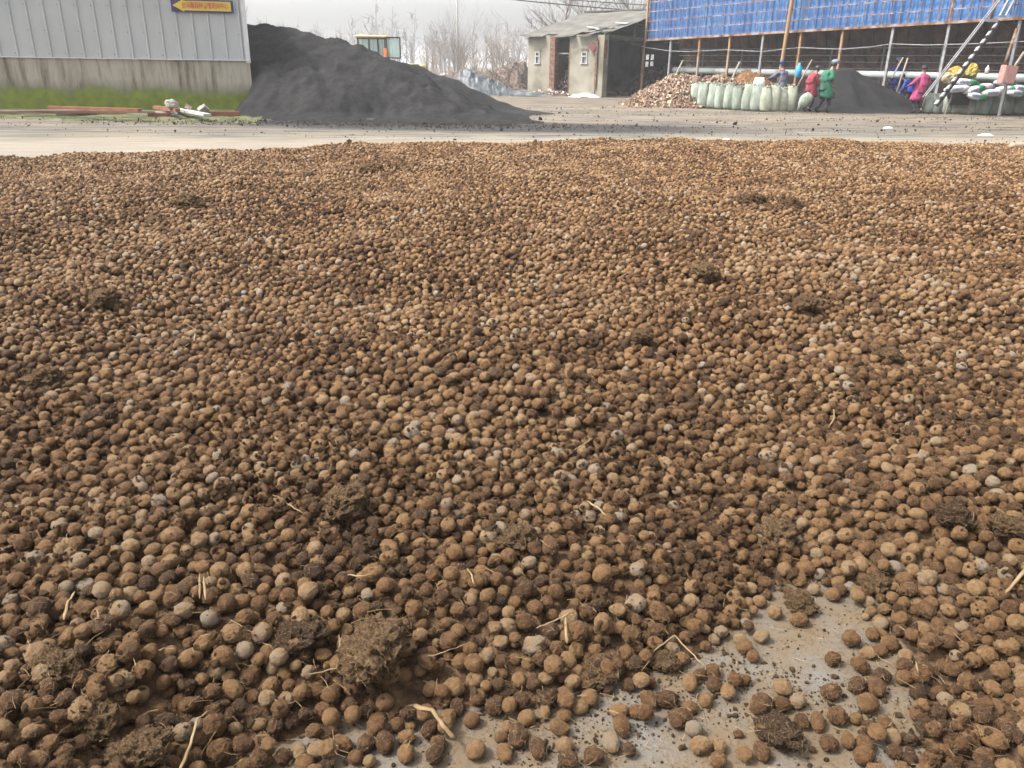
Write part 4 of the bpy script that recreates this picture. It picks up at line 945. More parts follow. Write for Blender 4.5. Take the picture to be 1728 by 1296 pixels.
        skin_mesh('coat', C_, CE, 'c0', coat, root)
    T_ = {'h': (hip-V((0, 0, .0)), (.15, .12))}; TE = []
    for nm in 'lr':
        hj, kn, ft = joints[nm][3:]
        T_[nm+'t'] = (hj.lerp(kn, .35), .095); T_[nm+'k'] = (kn, .075); T_[nm+'a'] = (kn.lerp(ft, .97), .062); TE += [('h', nm+'t'), (nm+'t', nm+'k'), (nm+'k', nm+'a')]
    skin_mesh('trousers', T_, TE, 'h', trousers, root)
    for nm in 'lr':
        ft = joints[nm][5]
        skin_mesh('boot', {'a': (ft+V((0, 0, .04)), .065), 'b': (ft+V((0, .0, -.035)), (.06, .055)), 'c': (ft+V((0, .15, -.045)), (.055, .042))}, [('a', 'b'), ('b', 'c')], 'b', M_black, root, 1)
    # hair / cap
    bm = bmesh.new(); bmesh.ops.create_icosphere(bm, subdivisions=3, radius=.118)
    bmesh.ops.delete(bm, geom=[v for v in bm.verts if v.co.z < -.01-.05*(1 if v.co.dot(fw) < .02 else -.6) or (v.co.dot(fw) > .07 and v.co.z < .045)], context='VERTS')
    for v in bm.verts: v.co *= 1+.05*fbm(v.co*20)
    me = bpy.data.meshes.new('hair'); bm.to_mesh(me); bm.free(); me.materials.append(hair or M_black)
    o = bpy.data.objects.new('hair', me); COL.objects.link(o); o.parent = root; o.location = head+hdir*.03; o.modifiers.new('s', 'SOLIDIFY').thickness = .012
    if cap:
        b = MB(); q = head+hdir*.075
        rings = [[q+V((math.cos(a)*r_, math.sin(a)*r_, z_)) for a in [2*PI*j/18 for j in range(18)]] for r_, z_ in ((.122, 0), (.128, .03), (.115, .075), (.07, .105), (.01, .115))]
        b.loft(rings); co_ = b.build('cap', cap, root, True)
        b = MB(); b.add([q+fw*.10+rt*-.09, q+fw*.10+rt*.09, q+fw*.2+rt*.06+V((0, 0, -.02)), q+fw*.2-rt*.06+V((0, 0, -.02)), q+fw*.10+rt*-.09+V((0, 0, .012)), q+fw*.10+rt*.09+V((0, 0, .012)), q+fw*.2+rt*.06+V((0, 0, -.008)), q+fw*.2-rt*.06+V((0, 0, -.008))], [(3, 2, 1, 0), (4, 5, 6, 7), (0, 1, 5, 4), (1, 2, 6, 5), (2, 3, 7, 6), (3, 0, 4, 7)]); b.build('peak', cap, co_)
    # eyes
    b = MB()
    for s_ in (-1, 1):
        c_ = head+fw*.086+rt*s_*.032+V((0, 0, .025)); b.box(c_, (.018, .012, .01))
    b.build('eye', M_black, root)
    return root
cl = lambda n_, c0, c1: mat(n_, [tuple(v*.35 for v in c0), c0, c1, tuple(v*.8+.06 for v in c1)], 6, 8, .9, .5, 25, lo=.28, hi=.75, nr=.65)
M_greyc = cl('grey_purple_cloth', (.13, .13, .19), (.20, .20, .27)); M_redc = cl('dark_red_cloth', (.26, .035, .05), (.38, .07, .09)); M_grc = cl('green_cloth', (.02, .13, .075), (.045, .21, .13))
M_bluec = cl('royal_blue_cloth', (.02, .035, .26), (.04, .07, .38)); M_pinkc = cl('pink_cloth', (.42, .05, .16), (.58, .10, .26)); M_dkc = cl('dark_trouser_cloth', (.022, .02, .03), (.05, .04, .055)); M_capg = cl('grey_blue_cap', (.14, .17, .24), (.24, .27, .34)); M_capd = cl('navy_cap', (.01, .03, .09), (.02, .05, .13)); M_capb = cl('light_blue_cap', (.18, .30, .50), (.35, .48, .62))
person(G(1316, 180)+Vector((0, 0, 0)), 0.25, 'person in a grey-purple jacket seen from behind, reaching left over the husk heap', .16, -.05, ((-.55, .25, 1.02), (.1, .35, .95)), coat=M_greyc, coat_len=.16, trousers=M_greyc, cap=M_capd, sc=1.08)
person(G(1358, 188), -1.2, 'person in a dark red coat stooping left of the green coated worker', .50, 0, ((-.15, .45, .6), (.15, .45, .6)), coat=M_redc, coat_len=.38, trousers=M_dkc, sc=1.05)
person(G(1381, 190), -1.35, 'person in a long green coat and grey cap stooping with a shovel', .5, 0, ((-.12, .42, .85), (.12, .30, 1.0)), feet=((-.11, -.05, 0), (.11, .2, 0)), coat=M_grc, coat_len=.46, trousers=M_dkc, cap=M_capg, sc=1.15)
person(G(1503, 182)+Vector((0, 0, .22)), 2.9, 'person in a blue jacket and light cap facing the camera behind the black heap', .05, 0, ((-.3, .22, .85), (.28, .25, .9)), coat=M_bluec, coat_len=.2, trousers=M_bluec, cap=M_capb, sc=1.08)
person(G(1534, 187), 1.2, 'person in blue bending down behind the pink coated worker', .85, 0, ((-.15, .62, .45), (.15, .55, .4)), coat=M_bluec, coat_len=.15, trousers=M_dkc, cap=M_capb, sc=.98)
person(G(1548, 191), .3, 'person in a long pink coat seen from behind at the foot of the black heap', .08, 0, ((-.34, .28, .98), (.32, .25, .95)), feet=((-.12, .02, 0), (.12, -.08, 0)), coat=M_pinkc, coat_len=.46, trousers=M_dkc, sc=1.04)
def shovel(p0, p1, Y0, Y1, label):
    a = P(*p0, Y0); c = P(*p1, Y1); r_ = empty('shovel', a, label, 'shovel'); d = (c-a)
    MB().tube([Vector((0, 0, 0)), d], .02, 8).build('handle', M_wood, r_)
    b = MB(); dn = d.normalized(); sd_ = dn.cross(Vector((0, 0, 1))).normalized(); up2 = sd_.cross(dn)
    b.loft([[d+dn*t*.26+sd_*x*s_+up2*(.02*abs(x)*8+o_) for x, o_ in ((-.1, 0), (0, -.02), (.1, 0), (.1, .006), (0, -.014), (-.1, .006))] for t, s_ in ((0, .7), (.4, 1), (.8, .9), (1, .5))]); b.build('blade', M_galv, r_)
shovel((1383, 132), (1402, 153), 31.7, 31.9, 'shovel with a pale blade held by the green coated worker')

# plank end lying by the field at the right edge
a = G(1706, 247, .06); c = G(1790, 244, .06)
o = MB().tube([a, a+(c-a)*.02, c], [.05, .075, .075], 14).build('log', mat('pale_log', [(.26, .21, .15), (.42, .35, .26)], 4, 6, .85, stretch=(.4, 3, 3)), None, True); tag(o, 'pale log lying at the far right corner of the ball field', 'log')

# ================================================================== the field of balls
edge_px = [(-300, 300), (0, 276), (60, 269), (200, 263), (330, 258), (430, 257), (600, 247), (760, 243), (1000, 242), (1200, 242), (1500, 241), (1728, 248), (2100, 252)]
EP = np.array([[G(*p).x, G(*p).y] for p in edge_px])
def y_edge(x): return np.interp(x, EP[:, 0], EP[:, 1])
bare_px = [(350, 1420), (385, 1290), (450, 1268), (560, 1228), (700, 1208), (900, 1192), (1010, 1168), (1150, 1132), (1225, 1080), (1265, 1010), (1400, 985), (1475, 1010), (1505, 1080), (1560, 1150), (1530, 1230), (1560, 1300), (1600, 1420)]
BP = np.array([[G(*p).x, G(*p).y] for p in bare_px])
BPc = np.vstack([BP, [[BP[-1, 0], .2], [BP[0, 0], .2]]])
def inside(P_, x, y):
    c_ = np.zeros_like(x, bool); n_ = len(P_)
    for i in range(n_):
        x0_, y0_ = P_[i]; x1_, y1_ = P_[(i+1) % n_]
        cond = ((y0_ > y) != (y1_ > y)) & (x < (x1_-x0_)*(y-y0_)/(y1_-y0_+1e-12)+x0_); c_ ^= cond
    return c_
def dist_poly(P_, x, y):
    d = np.full_like(x, 1e9); n_ = len(P_)
    for i in range(n_-1):
        a_ = P_[i]; e = P_[i+1]-a_; t = np.clip(((x-a_[0])*e[0]+(y-a_[1])*e[1])/(e@e), 0, 1); d = np.minimum(d, np.hypot(x-a_[0]-t*e[0], y-a_[1]-t*e[1]))
    return d
rng = np.random.default_rng(11)
_ph = rng.uniform(0, 6.28, (60,)); 
def wav(x, y, sc, k0, n_=7):
    s_ = 0
    for i in range(n_):
        a = _ph[(k0+i) % 60]; f_ = sc*(.7+.6*((i*37 % 11)/11)); s_ = s_+np.sin((x*math.cos(a)+y*math.sin(a))*f_+_ph[(k0+i*3+7) % 60])
    return s_/math.sqrt(n_/2)/1.0
def BASE(x, y):
    h_ = .044+.028*wav(x, y, 2.6, 1)+.016*wav(x, y, 6.5, 14)+.032*wav(x, y, 1.05, 30)
    h_ = np.maximum(h_, .0)
    e = np.clip((y_edge(x)-y)/.5, 0, 1); h_ = h_*e
    db = np.where(inside(BPc, x, y), 0, dist_poly(BP, x, y)); h_ = h_*np.clip(db/.35, 0, 1)*np.clip((.69*y+2.35-np.abs(x))/.5, 0, 1)*np.clip((y-.05)/.3, 0, 1)
    return h_
# base layer of crumbs between and under the balls
M_crumb = mat('crumbled_fibre', [(.03, .015, .007), (.10, .056, .026), (.19, .115, .06)], 26, 8, .95, .8, 90, coord='World', lo=.33, hi=.68)
def base_sheet():
    yy = [.1]
    while yy[-1] < 19.6: yy.append(yy[-1]*1.0105+.003)
    yy = np.array(yy); uu = np.linspace(-.70, .70, 330)
    X = uu[None, :]*(yy[:, None]+3.6); Y = np.repeat(yy[:, None], len(uu), 1)
    Z = BASE(X.ravel(), Y.ravel()).reshape(X.shape)
    inn = (Y < y_edge(X)+.05*wav(X, Y, 9, 5)) & ((np.abs(X) < .69*Y+2.3) | (Y < 4))
    cr = np.zeros_like(Z)
    for s_, a_ in ((31, .004), (70, .003)): cr += a_*wav(X, Y, s_, 3, 9)
    fade = np.clip(Z/.02, 0, 1); Z = np.where(Y < 4, Z, np.maximum(Z, .012)) - .005 + cr*fade + .006*fade
    ny, nx = X.shape; idx = np.arange(ny*nx).reshape(ny, nx); ok = inn[:-1, :-1] & inn[1:, 1:] & inn[:-1, 1:] & inn[1:, :-1]
    F = np.stack([idx[:-1, :-1][ok], idx[:-1, 1:][ok], idx[1:, 1:][ok], idx[1:, :-1][ok]], -1)
    me = bpy.data.meshes.new('crumb_layer'); me.from_pydata(np.stack([X.ravel(), Y.ravel(), Z.ravel()], -1).tolist(), [], F.tolist()); me.materials.append(M_crumb)
    me.polygons.foreach_set('use_smooth', [True]*len(me.polygons)); o = bpy.data.objects.new('crumb_layer', me); COL.objects.link(o)
    tag(o, 'crumbled brown fibre lying between and beneath the balls', 'crumbs', kind='stuff')
base_sheet()

# ball material
def ball_material():
    M = bpy.data.materials.new('fibrous_ball'); M.use_nodes = True
    t = M.node_tree; N = t.nodes; L = t.links; b = N['Principled BSDF']; b.inputs['Roughness'].default_value = .75; b.inputs['Specular IOR Level'].default_value = .2
    at = N.new('ShaderNodeAttribute'); at.attribute_type = 'INSTANCER'; at.attribute_name = 'tone'
    tc = N.new('ShaderNodeTexCoord'); g = N.new('ShaderNodeNewGeometry')
    ml = N.new('ShaderNodeMath'); ml.operation = 'MULTIPLY'; ml.inputs[1].default_value = 53.1; L.new(at.outputs['Fac'], ml.inputs[0])
    va = N.new('ShaderNodeVectorMath'); L.new(tc.outputs['Object'], va.inputs[0]); L.new(ml.outputs[0], va.inputs[1])
    def nz(src, sc, det, ro=.6, di=0):
        n = N.new('ShaderNodeTexNoise'); n.inputs['Scale'].default_value = sc; n.inputs['Detail'].default_value = det; n.inputs['Roughness'].default_value = ro; n.inputs['Distortion'].default_value = di
        L.new(src, n.inputs['Vector']); return n.outputs['Fac']
    a1 = nz(va.outputs[0], 1.6, 4); a2 = nz(va.outputs[0], 9, 6, .7, 1.0); aw = nz(g.outputs['Position'], .55, 3); aw2 = nz(g.outputs['Position'], 2.3, 3)
    def mth(op, a, bb, c_=None):
        q = N.new('ShaderNodeMath'); q.operation = op
        for i, x in enumerate((a, bb, c_)):
            if x is None: continue
            if isinstance(x, (int, float)): q.inputs[i].default_value = x
            else: L.new(x, q.inputs[i])
        return q.outputs[0]
    f_ = mth('MULTIPLY_ADD', mth('SUBTRACT', a1, .5), .9, at.outputs['Fac'])
    f_ = mth('MULTIPLY_ADD', mth('SUBTRACT', aw2, .5), .7, f_); f_ = mth('MULTIPLY_ADD', mth('SUBTRACT', aw, .5), .7, f_)
    f_ = mth('MULTIPLY_ADD', mth('SUBTRACT', a2, .5), 1.3, f_)
    r = N.new('ShaderNodeValToRGB'); L.new(f_, r.inputs[0]); el = r.color_ramp.elements
    for _ in range(4): el.new(.5)
    for i, (p_, c) in enumerate([(.0, (.018, .007, .0022)), (.22, (.072, .030, .010)), (.45, (.150, .073, .027)), (.70, (.228, .128, .054)), (.88, (.30, .198, .104)), (1.05, (.24, .205, .165))]): el[i].position = min(1, p_); el[i].color = c+(1,)
    mx = N.new('ShaderNodeMix'); mx.data_type = 'RGBA'; mx.blend_type = 'MIX'
    mr = N.new('ShaderNodeMapRange'); mr.inputs['From Min'].default_value = .35; mr.inputs['From Max'].default_value = .68; mr.inputs['To Max'].default_value = .22; L.new(aw, mr.inputs[0]); L.new(mr.outputs[0], mx.inputs[0])
    L.new(r.outputs[0], mx.inputs[6]); mx.inputs[7].default_value = (.115, .077, .047, 1)
    # thin dark cracks and pale strands in the skin
    v = N.new('ShaderNodeTexNoise'); v.inputs['Scale'].default_value = 22; v.inputs['Detail'].default_value = 4; v.inputs['Distortion'].default_value = 3; L.new(va.outputs[0], v.inputs['Vector'])
    c1 = N.new('ShaderNodeMapRange'); c1.inputs['From Min'].default_value = .47; c1.inputs['From Max'].default_value = .38; c1.inputs['To Max'].default_value = .5; L.new(v.outputs['Fac'], c1.inputs[0])
    m2 = N.new('ShaderNodeMix'); m2.data_type = 'RGBA'; L.new(c1.outputs[0], m2.inputs[0]); L.new(mx.outputs[2], m2.inputs[6]); m2.inputs[7].default_value = (.028, .014, .006, 1)
    c2 = N.new('ShaderNodeMapRange'); c2.inputs['From Min'].default_value = .55; c2.inputs['From Max'].default_value = .64; c2.inputs['To Max'].default_value = .55; L.new(v.outputs['Fac'], c2.inputs[0])
    m3 = N.new('ShaderNodeMix'); m3.data_type = 'RGBA'; L.new(c2.outputs[0], m3.inputs[0]); L.new(m2.outputs[2], m3.inputs[6]); m3.inputs[7].default_value = (.24, .16, .085, 1)
    L.new(m3.outputs[2], b.inputs['Base Color'])
    bp = N.new('ShaderNodeBump'); bp.inputs['Strength'].default_value = .9; bp.inputs['Distance'].default_value = .012
    L.new(mth('ADD', a2, mth('MULTIPLY', v.outputs['Fac'], .6)), bp.inputs['Height']); L.new(bp.outputs[0], b.inputs['Normal'])
    return M
M_ball = ball_material()
M_clump2 = mat('brown_fibrous_clump', [(.05, .024, .009), (.14, .075, .03), (.24, .145, .065), (.36, .25, .13)], 9, 8, .95, 1, 40, lo=.3, hi=.72, rnd=True)
M_clump = mat('dark_fibrous_clump', [(.02, .010, .004), (.07, .034, .013), (.13, .07, .03), (.27, .17, .08)], 9, 8, .95, 1, 40, lo=.3, hi=.72, rnd=True)
M_fib = mat('fibre_strand', [(.22, .13, .06), (.46, .33, .17)], 3, 2, .8, rnd=True)
shapes = bpy.data.collections.new('ball_shapes')
def rough_ball(seed, sub, lob, fib, el=(1, 1, 1), mats=(M_ball, M_fib)):
    random.seed(seed); bm = bmesh.new(); bmesh.ops.create_icosphere(bm, subdivisions=sub, radius=1)
    off = Vector((seed*3.7, seed*1.3, 0))
    for v in bm.verts:
        n_ = v.co.normalized(); k = 1+lob*fbm(n_*1.1+off, 3)+(.05+lob*.4)*fbm(n_*4+off, 3)+(.045+lob*.25)*fbm(n_*12+off, 2)*(sub > 3)
        v.co = Vector((n_.x*el[0], n_.y*el[1], n_.z*el[2]))*k
    bm.verts.ensure_lookup_table(); pv = [v.co.copy() for v in bm.verts]
    me0 = bpy.data.meshes.new('t'); bm.to_mesh(me0); bm.free()
    b = MB(); b.v = [tuple(v.co) for v in me0.vertices]; b.f = [tuple(p.vertices) for p in me0.polygons]; b.m = [0]*len(b.f)
    for i in range(fib):
        p = random.choice(pv); n_ = p.normalized(); tg = n_.cross(Vector((random.gauss(0, 1), random.gauss(0, 1), random.gauss(0, 1)))).normalized()
        L_ = random.uniform(.2, .7); cur = n_.cross(tg)*random.uniform(-.4, .4); pts = []
        for q in range(4):
            t_ = q/3-.5; d_ = (n_+tg*L_*t_+cur*(t_*t_*L_)).normalized()
            pts.append(Vector((d_.x, d_.y, d_.z))*(p.length+.012+(.16*random.random() if q in (0, 3) and random.random() < .35 else 0)))
        b.tube(pts, random.uniform(.008, .02)*(.45 if fib > 100 else 1), 3, 1, False)
    me = bpy.data.meshes.new('ball'); me.from_pydata(b.v, [], b.f); me.materials.append(mats[0]); me.materials.append(mats[1]); me.polygons.foreach_set('material_index', b.m); me.polygons.foreach_set('use_smooth', [True]*len(b.f)); bpy.data.meshes.remove(me0)
    return me
SH = []
near_n = 14; mid_n = 8; far_n = 6
for i in range(near_n):
    lob = (.05, .07, .11, .16, .22)[i % 5]; SH.append(rough_ball(200+i, 4, lob, 40 if lob < .1 else 80, (1+.0*i, 1, 1)))
for i in range(mid_n): SH.append(rough_ball(230+i, 3, (.06, .10, .18, .22)[i % 4], 10))
for i in range(far_n): SH.append(rough_ball(250+i, 2, (.08, .14, .2)[i % 3], 0))
for i, me in enumerate(SH):
    o = bpy.data.objects.new('ball_shape.%03d' % i, me); shapes.objects.link(o)

# ---- deposition
CS = .09; cells = {}
BX = []; 
def neigh(x, y):
    cx, cy = int(math.floor(x/CS)), int(math.floor(y/CS))
    for i in (cx-1, cx, cx+1):
        for j in (cy-1, cy, cy+1):
            c_ = cells.get((i, j))
            if c_:
                for q in c_: yield q
def rest(x, y, r, base):
    z = base+r*.80
    for (qx, qy, qz, qr) in neigh(x, y):
        s_ = r+qr; d2 = (x-qx)**2+(y-qy)**2
        if d2 < s_*s_*.90:
            z2 = qz+math.sqrt(s_*s_-d2)*.88
            if z2 > z: z = z2
    return z
balls = []   # x,y,z,r, aspect, angle, tone, kind(loose?)
def put(x, y, z, r, asp, ang, tone, fl, rough=0):
    balls.append((x, y, z, r, asp, ang, tone, fl, rough)); cells.setdefault((int(math.floor(x/CS)), int(math.floor(y/CS))), []).append((x, y, z, r*(1+.35*(asp-1))))
# balls of the bare patch, placed where the photograph shows them: px, py, width px, height px, tilt
loose = []
for (x, y, a_, b_, kind) in [(215, 905, 35, 55, 'm'), (160, 870, 38, 38, 'd'), (260, 820, 35, 33, 'p'), (475, 950, 40, 58, 'd'), (610, 845, 35, 45, 'd'), (680, 905, 40, 40, 'm'), (560, 895, 45, 60, 't'), (165, 1020, 45, 50, 'r'), (360, 1070, 45, 48, 't'), (500, 1075, 46, 60, 'r'), (1035, 870, 30, 48, 't'), (840, 1065, 40, 48, 'o'), (905, 985, 50, 58, 'r'), (1000, 1045, 42, 60, 'r'), (1105, 945, 56, 40, 'm'), (1130, 885, 38, 36, 'm'), (1205, 845, 48, 38, 't'), (1130, 785, 48, 46, 'm'), (1130, 1030, 48, 42, 't'), (1150, 1095, 56, 45, 'd'), (1275, 1080, 55, 48, 'r'), (1355, 1015, 45, 55, 'p'), (1410, 935, 45, 55, 'm'), (1395, 860, 50, 38, 't'), (1540, 810, 38, 58, 'm'), (1445, 1050, 35, 42, 'r'), (1680, 905, 50, 45, 'r'), (920, 815, 48, 46, 'r'), (845, 780, 40, 38, 'd'), (790, 842, 50, 48, 'r'), (715, 795, 42, 48, 't'), (190, 765, 34, 38, 'p')]:
    loose.append((560+x/2.88, 900+y/2.88, a_/2.88, b_/2.88, kind))
for (x, y, a_, b_, kind) in [(105, 725, 38, 50, 't'), (225, 735, 45, 42, 'r'), (290, 770, 40, 46, 't'), (450, 830, 56, 56, 'd'), (555, 750, 50, 42, 't'), (550, 830, 52, 42, 'd'), (630, 815, 38, 38, 'p'), (790, 770, 55, 40, 'r'), (725, 915, 38, 50, 'm'), (820, 888, 50, 46, 'r'), (970, 825, 56, 52, 'm'), (918, 738, 50, 44, 'd'), (1010, 745, 46, 52, 'm'), (800, 610, 40, 38, 'r'), (935, 640, 58, 42, 'm'), (890, 510, 42, 42, 'm'), (1075, 535, 46, 42, 'm'), (125, 950, 46, 42, 'p'), (155, 1030, 54, 46, 't'), (245, 1030, 35, 42, 't'), (240, 1100, 45, 42, 'm'), (60, 890, 58, 44, 'd'), (470, 960, 55, 50, 'd'), (645, 910, 35, 42, 'r'), (340, 975, 28, 20, 'd'), (455, 1060, 40, 50, 'd'), (370, 1070, 38, 48, 'm'), (780, 1020, 50, 44, 'r'), (870, 1005, 36, 42, 'm'), (950, 1080, 54, 56, 'm'), (985, 942, 60, 42, 'r'), (1055, 920, 35, 50, 'm'), (1245, 940, 44, 50, 'd'), (1345, 950, 50, 50, 'r'), (1480, 930, 70, 44, 'm'), (1270, 1100, 68, 46, 'm'), (1335, 1060, 44, 50, 'm'), (1445, 1060, 74, 46, 'd'), (1600, 1035, 68, 56, 'm'), (1215, 775, 48, 44, 'd'), (1145, 700, 40, 40, 'm'), (1040, 690, 44, 40, 'd'), (700, 1050, 16, 14, 'd'), (540, 890, 28, 18, 'd'), (1170, 1050, 14, 12, 'd')]:
    loose.append((1128+x/2.88, 900+y/2.88, a_/2.88, b_/2.88, kind))
TN = {'d': .12, 'm': .42, 't': .66, 'p': .92, 'o': .55, 'r': .2}
_d = dict(d=0)
for (px, py, a_, b_, kind) in loose:
    g0 = G(px, py, .026); dep = (Vector((g0.x, g0.y, g0.z-HC))).dot(_f)
    r0 = min(a_, b_)*dep/FPX*.93; asp = min(1.5, max(a_, b_)/min(a_, b_)*(1.0 if b_ < a_ else 1.12)); r0 = max(.008, r0)
    g0 = G(px, py, r0*.92)
    ang = (0 if a_ >= b_ else PI/2)+rng.uniform(-.4, .4)
    put(g0.x, g0.y, r0*.90, r0, asp, ang, TN[kind]+rng.uniform(-.06, .06), 1, 2 if kind == 'r' else 0)
YMAX = 19.5; WX = 2.3
def seeds(n_):
    v = rng.uniform(0, 1, n_); A2 = (.69*YMAX**2/2+WX*YMAX)*v; y = (-WX+np.sqrt(WX*WX+2*.69*A2))/.69; x = rng.uniform(-1, 1, n_)*(.69*y+WX); return x, y
area = .69*(YMAX**2)+2*WX*YMAX
xs_, ys_ = seeds(int(area*1800)); k_ = ys_ > .15; xs_ = xs_[k_]; ys_ = ys_[k_]
k_ = (ys_ < y_edge(xs_)-.02+.10*wav(xs_, ys_, 5, 9)); xs_ = xs_[k_]; ys_ = ys_[k_]
inb = inside(BPc, xs_+.05*wav(xs_, ys_, 14, 2), ys_+.05*wav(xs_, ys_, 14, 8)); keep = ~inb | ((dist_poly(BP, xs_, ys_) < .18*rng.random(len(xs_))) & (rng.random(len(xs_)) < np.where(xs_ < .15, .55, .28))); xs_ = xs_[keep]; ys_ = ys_[keep]
bs = BASE(xs_, ys_); rr_ = np.clip(rng.lognormal(0, .17, len(xs_))*(.0180+.0012*np.clip((ys_-3)/6, 0, 1)), .011, .0265)
asp_ = 1+np.abs(rng.normal(0, .16, len(xs_))); asp_ = np.minimum(asp_, 1.55); ang_ = rng.uniform(0, PI, len(xs_)); tone_ = np.clip(rng.beta(1.7, 2.0, len(xs_)), 0, 1)
tone_ = np.where(rng.random(len(xs_)) < .013, rng.uniform(.95, 1.12, len(xs_)), tone_)
jx = rng.uniform(-.03, .03, (len(xs_), 2)); jy = rng.uniform(-.03, .03, (len(xs_), 2))
hl = .75+.5*np.clip(wav(xs_, ys_, 2.2, 22)*.5+.5, 0, 1)
for i in range(len(xs_)):
    x, y, r, base = xs_[i], ys_[i], rr_[i], bs[i]
    z = rest(x, y, r, base); bx, by = x, y
    if z > base+r*.85:
        for q in (0, 1):
            x2, y2 = x+jx[i, q], y+jy[i, q]; z2 = rest(x2, y2, r, base)
            if z2 < z: z, bx, by = z2, x2, y2
    lim = base+r*(2.5 if y < 9 else 1.8)*hl[i]
    if z <= max(lim, base+r*.81): put(bx, by, z, r, asp_[i], ang_[i], tone_[i], 0, int(tone_[i] < .3 and rng.random() < .6))
B = np.array(balls); nb = len(B); print('balls', nb)
# ---- which balls show largest: a small visibility raster
px, py, dp = proj(B[:, 0], B[:, 1], B[:, 2])
near = np.where((B[:, 1] < 4.5) & (dp > .5))[0]
sc = .5; Wd, Hd = 864, 648; zbuf = np.full((Hd, Wd), 1e9); ibuf = np.full((Hd, Wd), -1, int)
order = near[np.argsort(-dp[near])]
for i in order:
    cx, cy, rp = px[i]*sc, py[i]*sc, B[i, 3]*(1+.3*(B[i, 4]-1))/dp[i]*FPX*sc
    x0_, x1_, y0_, y1_ = int(max(0, cx-rp)), int(min(Wd, cx+rp+1)), int(max(0, cy-rp)), int(min(Hd, cy+rp+1))
    if x1_ <= x0_ or y1_ <= y0_: continue
    YY, XX = np.mgrid[y0_:y1_, x0_:x1_]; m_ = ((XX-cx)**2+(YY-cy)**2 < rp*rp); ibuf[y0_:y1_, x0_:x1_][m_] = i
cnt = np.bincount(ibuf[ibuf >= 0], minlength=nb).astype(float)
score = cnt + 60*(B[:, 7] == 1)*(cnt > 8)
ind = np.argsort(-score)[:300]; ind = ind[cnt[ind] > 3]; isind = np.zeros(nb, bool); isind[ind] = True
# ---- orientation, scale
rot = np.stack([rng.normal(0, .35, nb), rng.normal(0, .35, nb), B[:, 5]], -1)
scl = np.stack([B[:, 3]*B[:, 4], B[:, 3], B[:, 3]*rng.uniform(.88, 1.0, nb)], -1)
vi = np.where(B[:, 1] < 3.6, rng.integers(0, near_n, nb), np.where(B[:, 1] < 7.5, near_n+rng.integers(0, mid_n, nb), near_n+mid_n+rng.integers(0, far_n, nb)))
rough_ids = np.array([k for k in range(near_n) if k % 5 >= 3]); smooth_ids = np.array([k for k in range(near_n) if k % 5 < 3])
for i in np.where(B[:, 1] < 3.6)[0]: vi[i] = rng.choice(rough_ids) if (B[i, 8] > 0 or rng.random() < .27) else rng.choice(smooth_ids)
def instancer(name, pts, rot_, scl_, vi_, tone, coll, label, cat):
    me = bpy.data.meshes.new(name); me.vertices.add(len(pts)); me.vertices.foreach_set('co', pts.astype(np.float32).ravel())
    for an, ty, dat in (('rot', 'FLOAT_VECTOR', rot_), ('scl', 'FLOAT_VECTOR', scl_)):
        a = me.attributes.new(an, ty, 'POINT'); a.data.foreach_set('vector', dat.astype(np.float32).ravel())
    a = me.attributes.new('vi', 'INT', 'POINT'); a.data.foreach_set('value', vi_.astype(np.int32))
    a = me.attributes.new('tone', 'FLOAT', 'POINT'); a.data.foreach_set('value', tone.astype(np.float32))
    o = bpy.data.objects.new(name, me); COL.objects.link(o)
    ng = bpy.data.node_groups.new(name, 'GeometryNodeTree'); ng.interface.new_socket('Geometry', in_out='INPUT', socket_type='NodeSocketGeometry'); ng.interface.new_socket('Geometry', in_out='OUTPUT', socket_type='NodeSocketGeometry')
    N = ng.nodes; L = ng.links; gi = N.new('NodeGroupInput'); go = N.new('NodeGroupOutput')
    mp = N.new('GeometryNodeMeshToPoints'); ip = N.new('GeometryNodeInstanceOnPoints'); ci = N.new('GeometryNodeCollectionInfo'); ci.inputs['Collection'].default_value = coll
    ci.inputs['Separate Children'].default_value = True; ci.inputs['Reset Children'].default_value = True
    L.new(gi.outputs[0], mp.inputs[0]); L.new(mp.outputs[0], ip.inputs['Points']); L.new(ci.outputs[0], ip.inputs['Instance']); ip.inputs['Pick Instance'].default_value = True
    def na(nm, ty):
        n_ = N.new('GeometryNodeInputNamedAttribute'); n_.data_type = ty; n_.inputs[0].default_value = nm; return n_.outputs[0]
    L.new(na('vi', 'INT'), ip.inputs['Instance Index']); L.new(na('scl', 'FLOAT_VECTOR'), ip.inputs['Scale'])
    er = N.new('FunctionNodeEulerToRotation'); L.new(na('rot', 'FLOAT_VECTOR'), er.inputs[0]); L.new(er.outputs[0], ip.inputs['Rotation'])
    L.new(ip.outputs[0], go.inputs[0]); md = o.modifiers.new('instances', 'NODES'); md.node_group = ng
    return tag(o, label, cat, kind='stuff')
st_ = ~isind
instancer('spread_balls', B[st_, :3], rot[st_], scl[st_], vi[st_], B[st_, 6], shapes, 'countless brown fibre-coated balls spread over the yard to its far edge', 'balls')
def tone_word(t): return 'dark brown' if t < .28 else 'mid brown' if t < .52 else 'tan' if t < .82 else 'pale grey'
def zone(px_, py_, lo):
    col = 'far left' if px_ < 250 else 'left' if px_ < 500 else 'left of centre' if px_ < 750 else 'centre' if px_ < 980 else 'right of centre' if px_ < 1230 else 'right' if px_ < 1480 else 'far right'
    row = 'at bottom edge' if py_ > 1215 else 'just above bottom' if py_ > 1130 else 'in lower foreground' if py_ > 1040 else 'in upper foreground'
    return ('on bare concrete ' if lo else 'in pile ')+row+', '+col
